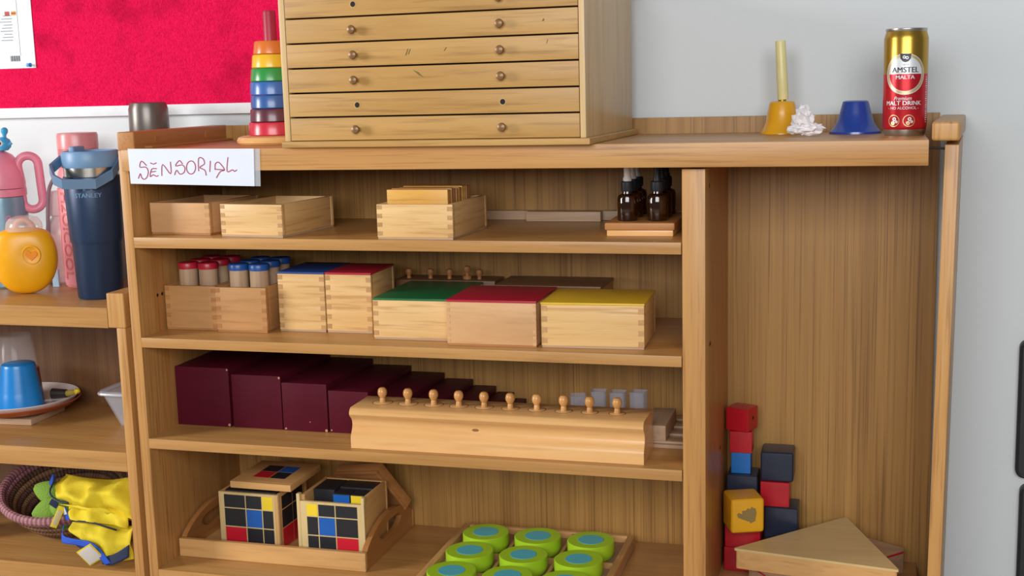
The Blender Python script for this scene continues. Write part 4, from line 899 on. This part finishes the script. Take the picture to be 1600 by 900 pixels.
part('cup_wall', lathe([(0.030, 0.130), (0.0315, 0.128), (0.0400, 0.058), (0.0385, 0.058), (0.029, 0.128)], 40), film('cup_clear', '#DCD4D4', 0.13), rcup)
part('cup_base', lathe([(0, 0.131), (0.029, 0.131), (0.0305, 0.129), (0, 0.128)], 40), M['cup_clear'], rcup)
part('red_band', lathe([(0.0402, 0.062), (0.0445, 0.0008), (0.0425, 0.0008), (0.0385, 0.062)], 40, closed=True), plain('cup_red', '#A01828', 0.3), rcup)
ty_ = thing('toy_maraca', 'small dark toy with a yellow ball end on the plate', 'toy', (-0.3160, 0.2380, LM + 0.0300), 8)
part('stick', tube([(-0.030, 0, 0.005), (0.0, 0, 0.006)], [0.011, 0.008], 14), plain('toy_dark', '#2C2320', 0.4), ty_)
part('sleeve', tube([(0.0, 0, 0.006), (0.018, 0, 0.009)], [0.006, 0.005], 14), plain('toy_olive', '#A8943A', 0.4), ty_)
part('ball', lathe([(0, -0.0065), (0.0046, -0.0046), (0.0065, 0), (0.0046, 0.0046), (0, 0.0065)], 20), plain('toy_yellow', '#F0C81E', 0.35), ty_, loc=(0.0225, 0, 0.0105))
tu = thing('plastic_tub', 'clear plastic tub with a lid beside the left unit post', 'tub', (-0.1060, 0.205, LM))
q = bmesh.new()
def rr_(hw, hd, z): return [q.verts.new((x, y, z)) for x, y in rrect(-hw, hw, -hd, hd, 0.012, 4)]
L_ = [rr_(0.040, 0.050, 0.0003), rr_(0.063, 0.068, 0.064), rr_(0.061, 0.066, 0.064), rr_(0.0385, 0.0485, 0.002)]
for Aa, Bb in zip(L_, L_[1:]):
    for i in range(len(Aa)): j = (i+1) % len(Aa); q.faces.new((Aa[i], Aa[j], Bb[j], Bb[i]))
q.faces.new(list(reversed(L_[0]))); q.faces.new(L_[-1])
tubm = film('tub_clear', '#D8DCE6', 0.22)
part('tub_wall', q, tubm, tu)
part('lid', prism(rrect(-0.067, 0.067, -0.072, 0.072, 0.014, 5), 'z', 0.0642, 0.0720), tubm, tu)
part('lid_rim', tube([(x, y, 0.0665) for x, y in rrect(-0.068, 0.068, -0.073, 0.073, 0.014, 5)], 0.0030, 8, closed=True), film('tub_rim', '#D0D4DE', 0.5), tu)
for k, (colr, a, b) in enumerate((('#8C6CC0', -0.022, -0.018), ('#48A868', -0.006, -0.022), ('#B890C8', 0.008, -0.010))):
    o = part('tub_bead', lathe([(0, 0), (0.007, 0.002), (0.009, 0.008), (0.006, 0.014), (0, 0.016)], 16), plain('bead_%d' % k, colr, 0.4), loc=(-0.1060 + a, 0.205 + b, LM + 0.0025)); tag(o, ('purple bead', 'green bead', 'lilac bead')[k] + ' inside the clear plastic tub', 'bead', 'beads in the tub')

# ------------------------------------------------------------------ bottom shelf of the low unit: basket and cloth things
LB = 0.1623
bk = thing('wicker_basket', 'round coiled wicker basket tilted on the bottom left shelf', 'basket', (-0.2780, 0.172, LB + 0.0615), rot=(math.radians(17), math.radians(4), 0))
def coil_mat(nm, a, b_):
    m, nt, bs = base_mat(nm); N = nt.nodes; L = nt.links
    tc = N.new('ShaderNodeTexCoord'); gr = N.new('ShaderNodeTexGradient'); gr.gradient_type = 'RADIAL'; L.new(tc.outputs['Object'], gr.inputs['Vector'])
    mu = N.new('ShaderNodeMath'); mu.operation = 'MULTIPLY'; mu.inputs[1].default_value = 2 * PI * 90; L.new(gr.outputs['Fac'], mu.inputs[0])
    si = N.new('ShaderNodeMath'); si.operation = 'SINE'; L.new(mu.outputs[0], si.inputs[0])
    n = N.new('ShaderNodeTexNoise'); n.inputs['Scale'].default_value = 60; L.new(tc.outputs['Object'], n.inputs['Vector'])
    ad = N.new('ShaderNodeMath'); ad.operation = 'MULTIPLY_ADD'; ad.inputs[1].default_value = 0.25; L.new(si.outputs[0], ad.inputs[0]); L.new(n.outputs['Fac'], ad.inputs[2])
    r = N.new('ShaderNodeValToRGB'); r.color_ramp.elements[0].position = 0.25; r.color_ramp.elements[1].position = 0.75; r.color_ramp.elements[0].color = lin(a); r.color_ramp.elements[1].color = lin(b_); L.new(ad.outputs[0], r.inputs['Fac']); L.new(r.outputs['Color'], bs.inputs['Base Color'])
    bp = N.new('ShaderNodeBump'); bp.inputs['Strength'].default_value = 0.7; bp.inputs['Distance'].default_value = 0.0015; L.new(ad.outputs[0], bp.inputs['Height']); L.new(bp.outputs['Normal'], bs.inputs['Normal']); sset(bs, Roughness=0.6); return m
c_dark = coil_mat('wicker_dark', '#3C261E', '#6E4C3A'); c_straw = coil_mat('wicker_straw', '#6E4E36', '#94704E'); c_plum = coil_mat('wicker_plum', '#7A4852', '#B07C80')
part('base', lathe([(0, -0.040), (0.062, -0.040), (0.062, -0.034), (0, -0.034)], 48), c_straw, bk)
ncoil = 9
for k in range(ncoil):
    t_ = k / (ncoil - 1); R0 = 0.066 + 0.056 * t_ ** 0.75; z_ = -0.036 + 0.074 * t_
    rr0 = 0.0062 if k < ncoil - 1 else 0.0085
    bm = lathe([(R0 + rr0*math.cos(a), z_ + rr0*math.sin(a)) for a in [2*PI*j/10 for j in range(10)]], 64, closed=True)
    part('rim' if k == ncoil - 1 else 'coil', bm, c_plum if k >= ncoil - 2 else (c_straw if k == 3 or k == 5 else c_dark), bk)
def leaf(L_, w, th, bendz):
    bm = bmesh.new(); n = 14; rows = []
    for i in range(n + 1):
        t_ = i / n; ww = w * math.sin(PI * min(1, 0.04 + t_ * 0.96)) ** 0.75
        row = []
        for k in range(12):
            a = 2*PI*k/12; row.append(bm.verts.new((t_ * L_, ww * math.cos(a), th * math.sin(a) * (0.3 + 0.7*math.sin(PI*t_)) + bendz * math.sin(PI * t_))))
        rows.append(row)
    for A_, B_ in zip(rows, rows[1:]):
        for k in range(12): j = (k+1) % 12; bm.faces.new((A_[k], A_[j], B_[j], B_[k]))
    bm.faces.new(rows[0]); bm.faces.new(list(reversed(rows[-1]))); bmesh.ops.recalc_face_normals(bm, faces=bm.faces[:]); return bm
kg = thing('knitted_toy', 'green knitted leafy toy lying in the basket', 'soft toy', (-0.2180, 0.110, LB + 0.066))
knit = plain('knit_green', '#7DA238', 0.85, bump=1.0, bscale=330)
def leaf_at(p, ang, L_, w):
    zc_ = Vector((0.55, -0.80, 0.22)).normalized(); h_ = Vector((0, 0, 1)).cross(zc_).normalized(); v_ = zc_.cross(h_)
    xa = h_ * math.cos(ang) + v_ * math.sin(ang); ya = zc_.cross(xa)
    o = part('leaf', leaf(L_, w, 0.010, 0.006), knit, kg)
    o.matrix_local = Matrix(((xa.x, ya.x, zc_.x, p[0]), (xa.y, ya.y, zc_.y, p[1]), (xa.z, ya.z, zc_.z, p[2]), (0, 0, 0, 1)))
kg.location = (-0.228, 0.064, 0.244)
leaf_at((-0.052, 0.005, 0.038), -0.45, 0.070, 0.022)
leaf_at((-0.048, -0.012, -0.012), 0.25, 0.072, 0.022)
leaf_at((-0.010, 0.000, 0.022), -0.9, 0.050, 0.020)
rb_ = part('red_ball', lathe([(0, -0.020), (0.012, -0.0165), (0.019, -0.007), (0.020, 0.002), (0.015, 0.014), (0.006, 0.0195), (0, 0.020)], 28), plain('ball_red', '#9C1A22', 0.6), loc=(-0.2700, 0.110, LB + 0.086)); tag(rb_, 'dark red ball inside the basket', 'ball')
gb = part('green_bowl', lathe([(0, -0.020), (0.014, -0.019), (0.022, -0.010), (0.0255, 0.006), (0.0245, 0.006), (0.020, -0.009), (0, -0.017)], 36), plain('bowl_green', '#1E7A38', 0.35), loc=(-0.2290, 0.082, LB + 0.062), rot=(0.35, 0, 0)); tag(gb, 'small green toy bowl inside the basket', 'bowl')

# cloth: sheets swept along a ridge with folds
ycl = plain('cloth_yellow', '#DFC624', 0.8, bump=0.25, bscale=500); bcl = plain('cloth_blue', '#1E4FBE', 0.7); ncl = plain('cloth_navy', '#1C2444', 0.75)
def cloth(rows_, th=0.0016, fold=0.004, seed=1.0, k=6, kk=7):
    """rows_: list of polylines (same length) joined to one thick sheet"""
    R = [smoothline(r, k) for r in rows_]
    cols = [smoothline([r[i] for r in R], kk) for i in range(len(R[0]))]
    nu, nv_ = len(cols), len(cols[0]); bm = bmesh.new(); G = []
    for i in range(nu):
        G.append([])
        for j in range(nv_):
            p = cols[i][j]
            d = fold * (0.9 * (1 - 2.2 * abs(noise.noise(Vector((p.x * 19 + p.z * 9, p.y * 19, p.z * 17 + seed))))) - 0.3 + 0.6 * noise.noise(Vector((p.x * 60, p.y * 60, p.z * 60 + seed * 3))) * 0.7)
            G[-1].append(Vector((p.x, p.y - d, p.z + d * 0.4)))
    top = [[bm.verts.new(p) for p in row] for row in G]
    for i in range(nu - 1):
        for j in range(nv_ - 1): bm.faces.new((top[i][j], top[i+1][j], top[i+1][j+1], top[i][j+1]))
    bmesh.ops.recalc_face_normals(bm, faces=bm.faces[:])
    bmesh.ops.solidify(bm, geom=bm.faces[:], thickness=th)
    lim = max(p.x for row in G for p in row)
    for v in bm.verts: v.co.x = min(v.co.x, lim)
    return bm
yg = thing('yellow_cloth_bag', 'crumpled yellow cloth bag with blue trim spilling from the basket', 'cloth bag', (0, 0, 0.005))
# upper roll hanging from behind
part('upper_fold', cloth([[(-0.232, 0.090, 0.300), (-0.190, 0.075, 0.303), (-0.140, 0.070, 0.304), (-0.095, 0.072, 0.306), (-0.055, 0.085, 0.303)],
                          [(-0.222, 0.050, 0.286), (-0.185, 0.040, 0.284), (-0.140, 0.032, 0.284), (-0.100, 0.036, 0.291), (-0.055, 0.055, 0.285)],
                          [(-0.205, 0.045, 0.268), (-0.176, 0.034, 0.264), (-0.140, 0.026, 0.262), (-0.108, 0.030, 0.266), (-0.050, 0.045, 0.250)],
                          [(-0.180, 0.070, 0.262), (-0.160, 0.062, 0.258), (-0.130, 0.060, 0.252), (-0.100, 0.062, 0.246), (-0.050, 0.060, 0.225)]], fold=0.022, seed=2), ycl, yg, angle=180)
part('middle_fold', cloth([[(-0.205, 0.080, 0.268), (-0.170, 0.085, 0.266), (-0.130, 0.090, 0.262), (-0.080, 0.085, 0.258)],
                           [(-0.185, 0.050, 0.246), (-0.155, 0.040, 0.255), (-0.115, 0.038, 0.256), (-0.062, 0.055, 0.240)],
                           [(-0.178, 0.040, 0.230), (-0.150, 0.024, 0.236), (-0.105, 0.020, 0.236), (-0.060, 0.040, 0.222)]], fold=0.020, seed=9), ycl, yg, angle=180)
part('lower_fold', cloth([[(-0.178, 0.050, 0.228), (-0.150, 0.046, 0.231), (-0.105, 0.040, 0.228), (-0.050, 0.045, 0.226)],
                          [(-0.176, 0.022, 0.217), (-0.148, 0.014, 0.219), (-0.100, 0.010, 0.213), (-0.048, 0.020, 0.208)],
                          [(-0.150, 0.020, 0.203), (-0.122, 0.012, 0.200), (-0.088, 0.008, 0.192), (-0.046, 0.018, 0.190)],
                          [(-0.112, 0.020, 0.184), (-0.095, 0.016, 0.176), (-0.076, 0.012, 0.170), (-0.045, 0.018, 0.174)]], fold=0.013, seed=5), ycl, yg, angle=180)
part('blue_trim', cloth([[(-0.190, 0.026, 0.226), (-0.182, 0.010, 0.212), (-0.158, 0.006, 0.208), (-0.122, 0.004, 0.206), (-0.100, 0.001, 0.196), (-0.086, 0.000, 0.180), (-0.078, 0.001, 0.170)],
                         [(-0.193, 0.024, 0.208), (-0.182, 0.008, 0.198), (-0.155, 0.005, 0.197), (-0.125, 0.003, 0.194), (-0.108, 0.000, 0.186), (-0.096, -0.001, 0.174), (-0.090, 0.000, 0.166)]], fold=0.003, seed=4, k=4, kk=4), bcl, yg, angle=180)
part('piping', tube(smoothline([(-0.178, 0.038, 0.2290), (-0.150, 0.020, 0.2365), (-0.118, 0.014, 0.238), (-0.090, 0.014, 0.232), (-0.078, 0.024, 0.224)], 5), 0.0017, 8), ncl, yg)
part('piping', tube(smoothline([(-0.232, 0.076, 0.301), (-0.224, 0.040, 0.281), (-0.205, 0.034, 0.268), (-0.180, 0.030, 0.266)], 5), 0.0017, 8), ncl, yg)
part('blue_corner', cloth([[(-0.250, 0.085, 0.300), (-0.236, 0.070, 0.304)], [(-0.246, 0.070, 0.286), (-0.230, 0.055, 0.283)]], fold=0.003, seed=7, k=4, kk=4), bcl, yg, angle=180)
part('navy_strap', cloth([[(-0.098, 0.006, 0.180), (-0.075, 0.004, 0.186), (-0.045, 0.010, 0.204)], [(-0.098, 0.003, 0.166), (-0.075, 0.000, 0.167), (-0.045, 0.006, 0.182)]], fold=0.003, seed=11, k=4, kk=4), ncl, yg, angle=180)
part('navy_strap', cloth([[(-0.168, 0.016, 0.203), (-0.150, 0.014, 0.196), (-0.130, 0.010, 0.192)], [(-0.160, 0.015, 0.193), (-0.148, 0.012, 0.188), (-0.130, 0.008, 0.184)]], fold=0.002, seed=13, k=4, kk=4), ncl, yg, angle=180)
ptm = plain('patch_white', '#D8CFC6', 0.45)
pa = part('patch', box(-0.0180, 0.0180, -0.001, 0.001, -0.0180, 0.0180, 0.0008), ycl, yg, loc=(-0.1170, -0.004, 0.1850), rot=(0.35, -0.55, 0))
part('patch_face', box(-0.0155, 0.0155, -0.0018, -0.0008, -0.0155, 0.0155, 0.0003), ptm, pa)
pa2 = part('patch', box(-0.006, 0.006, -0.001, 0.001, -0.022, 0.022, 0.0008), ycl, yg, loc=(-0.2000, 0.024, 0.2400), rot=(0.1, 0.45, 0.5))
part('patch_face', box(-0.004, 0.004, -0.0018, -0.0008, -0.016, 0.014, 0.0003), plain('patch_tan', '#C8B48C', 0.5), pa2)
pa3 = part('patch', box(-0.006, 0.006, -0.001, 0.001, -0.012, 0.012, 0.0008), bcl, yg, loc=(-0.1860, 0.030, 0.2450), rot=(0.1, -0.35, -0.3))
part('patch_face', box(-0.0045, 0.0045, -0.0018, -0.0008, -0.001, 0.0105, 0.0003), ptm, pa3)
part('navy_band', box(-0.008, 0.008, -0.001, 0.001, -0.007, 0.007, 0.0008), ncl, yg, loc=(-0.2130, 0.034, 0.2610), rot=(0.2, 0.6, 0.2))
o = part('red_bundle', crumple((0, 0, 0), 0.052, 8.3, 0.045, (0.9, 0.9, 1.05), 4, 1.6), plain('cloth_red', '#B80E1C', 0.8), loc=(-0.4560, 0.105, LB + 0.070), angle=180); tag(o, 'bright red cloth bundle at the left of the basket', 'cloth')
zz_ = min(v.co.z for v in o.data.vertices); o.location.z = LB + 0.0003 - zz_
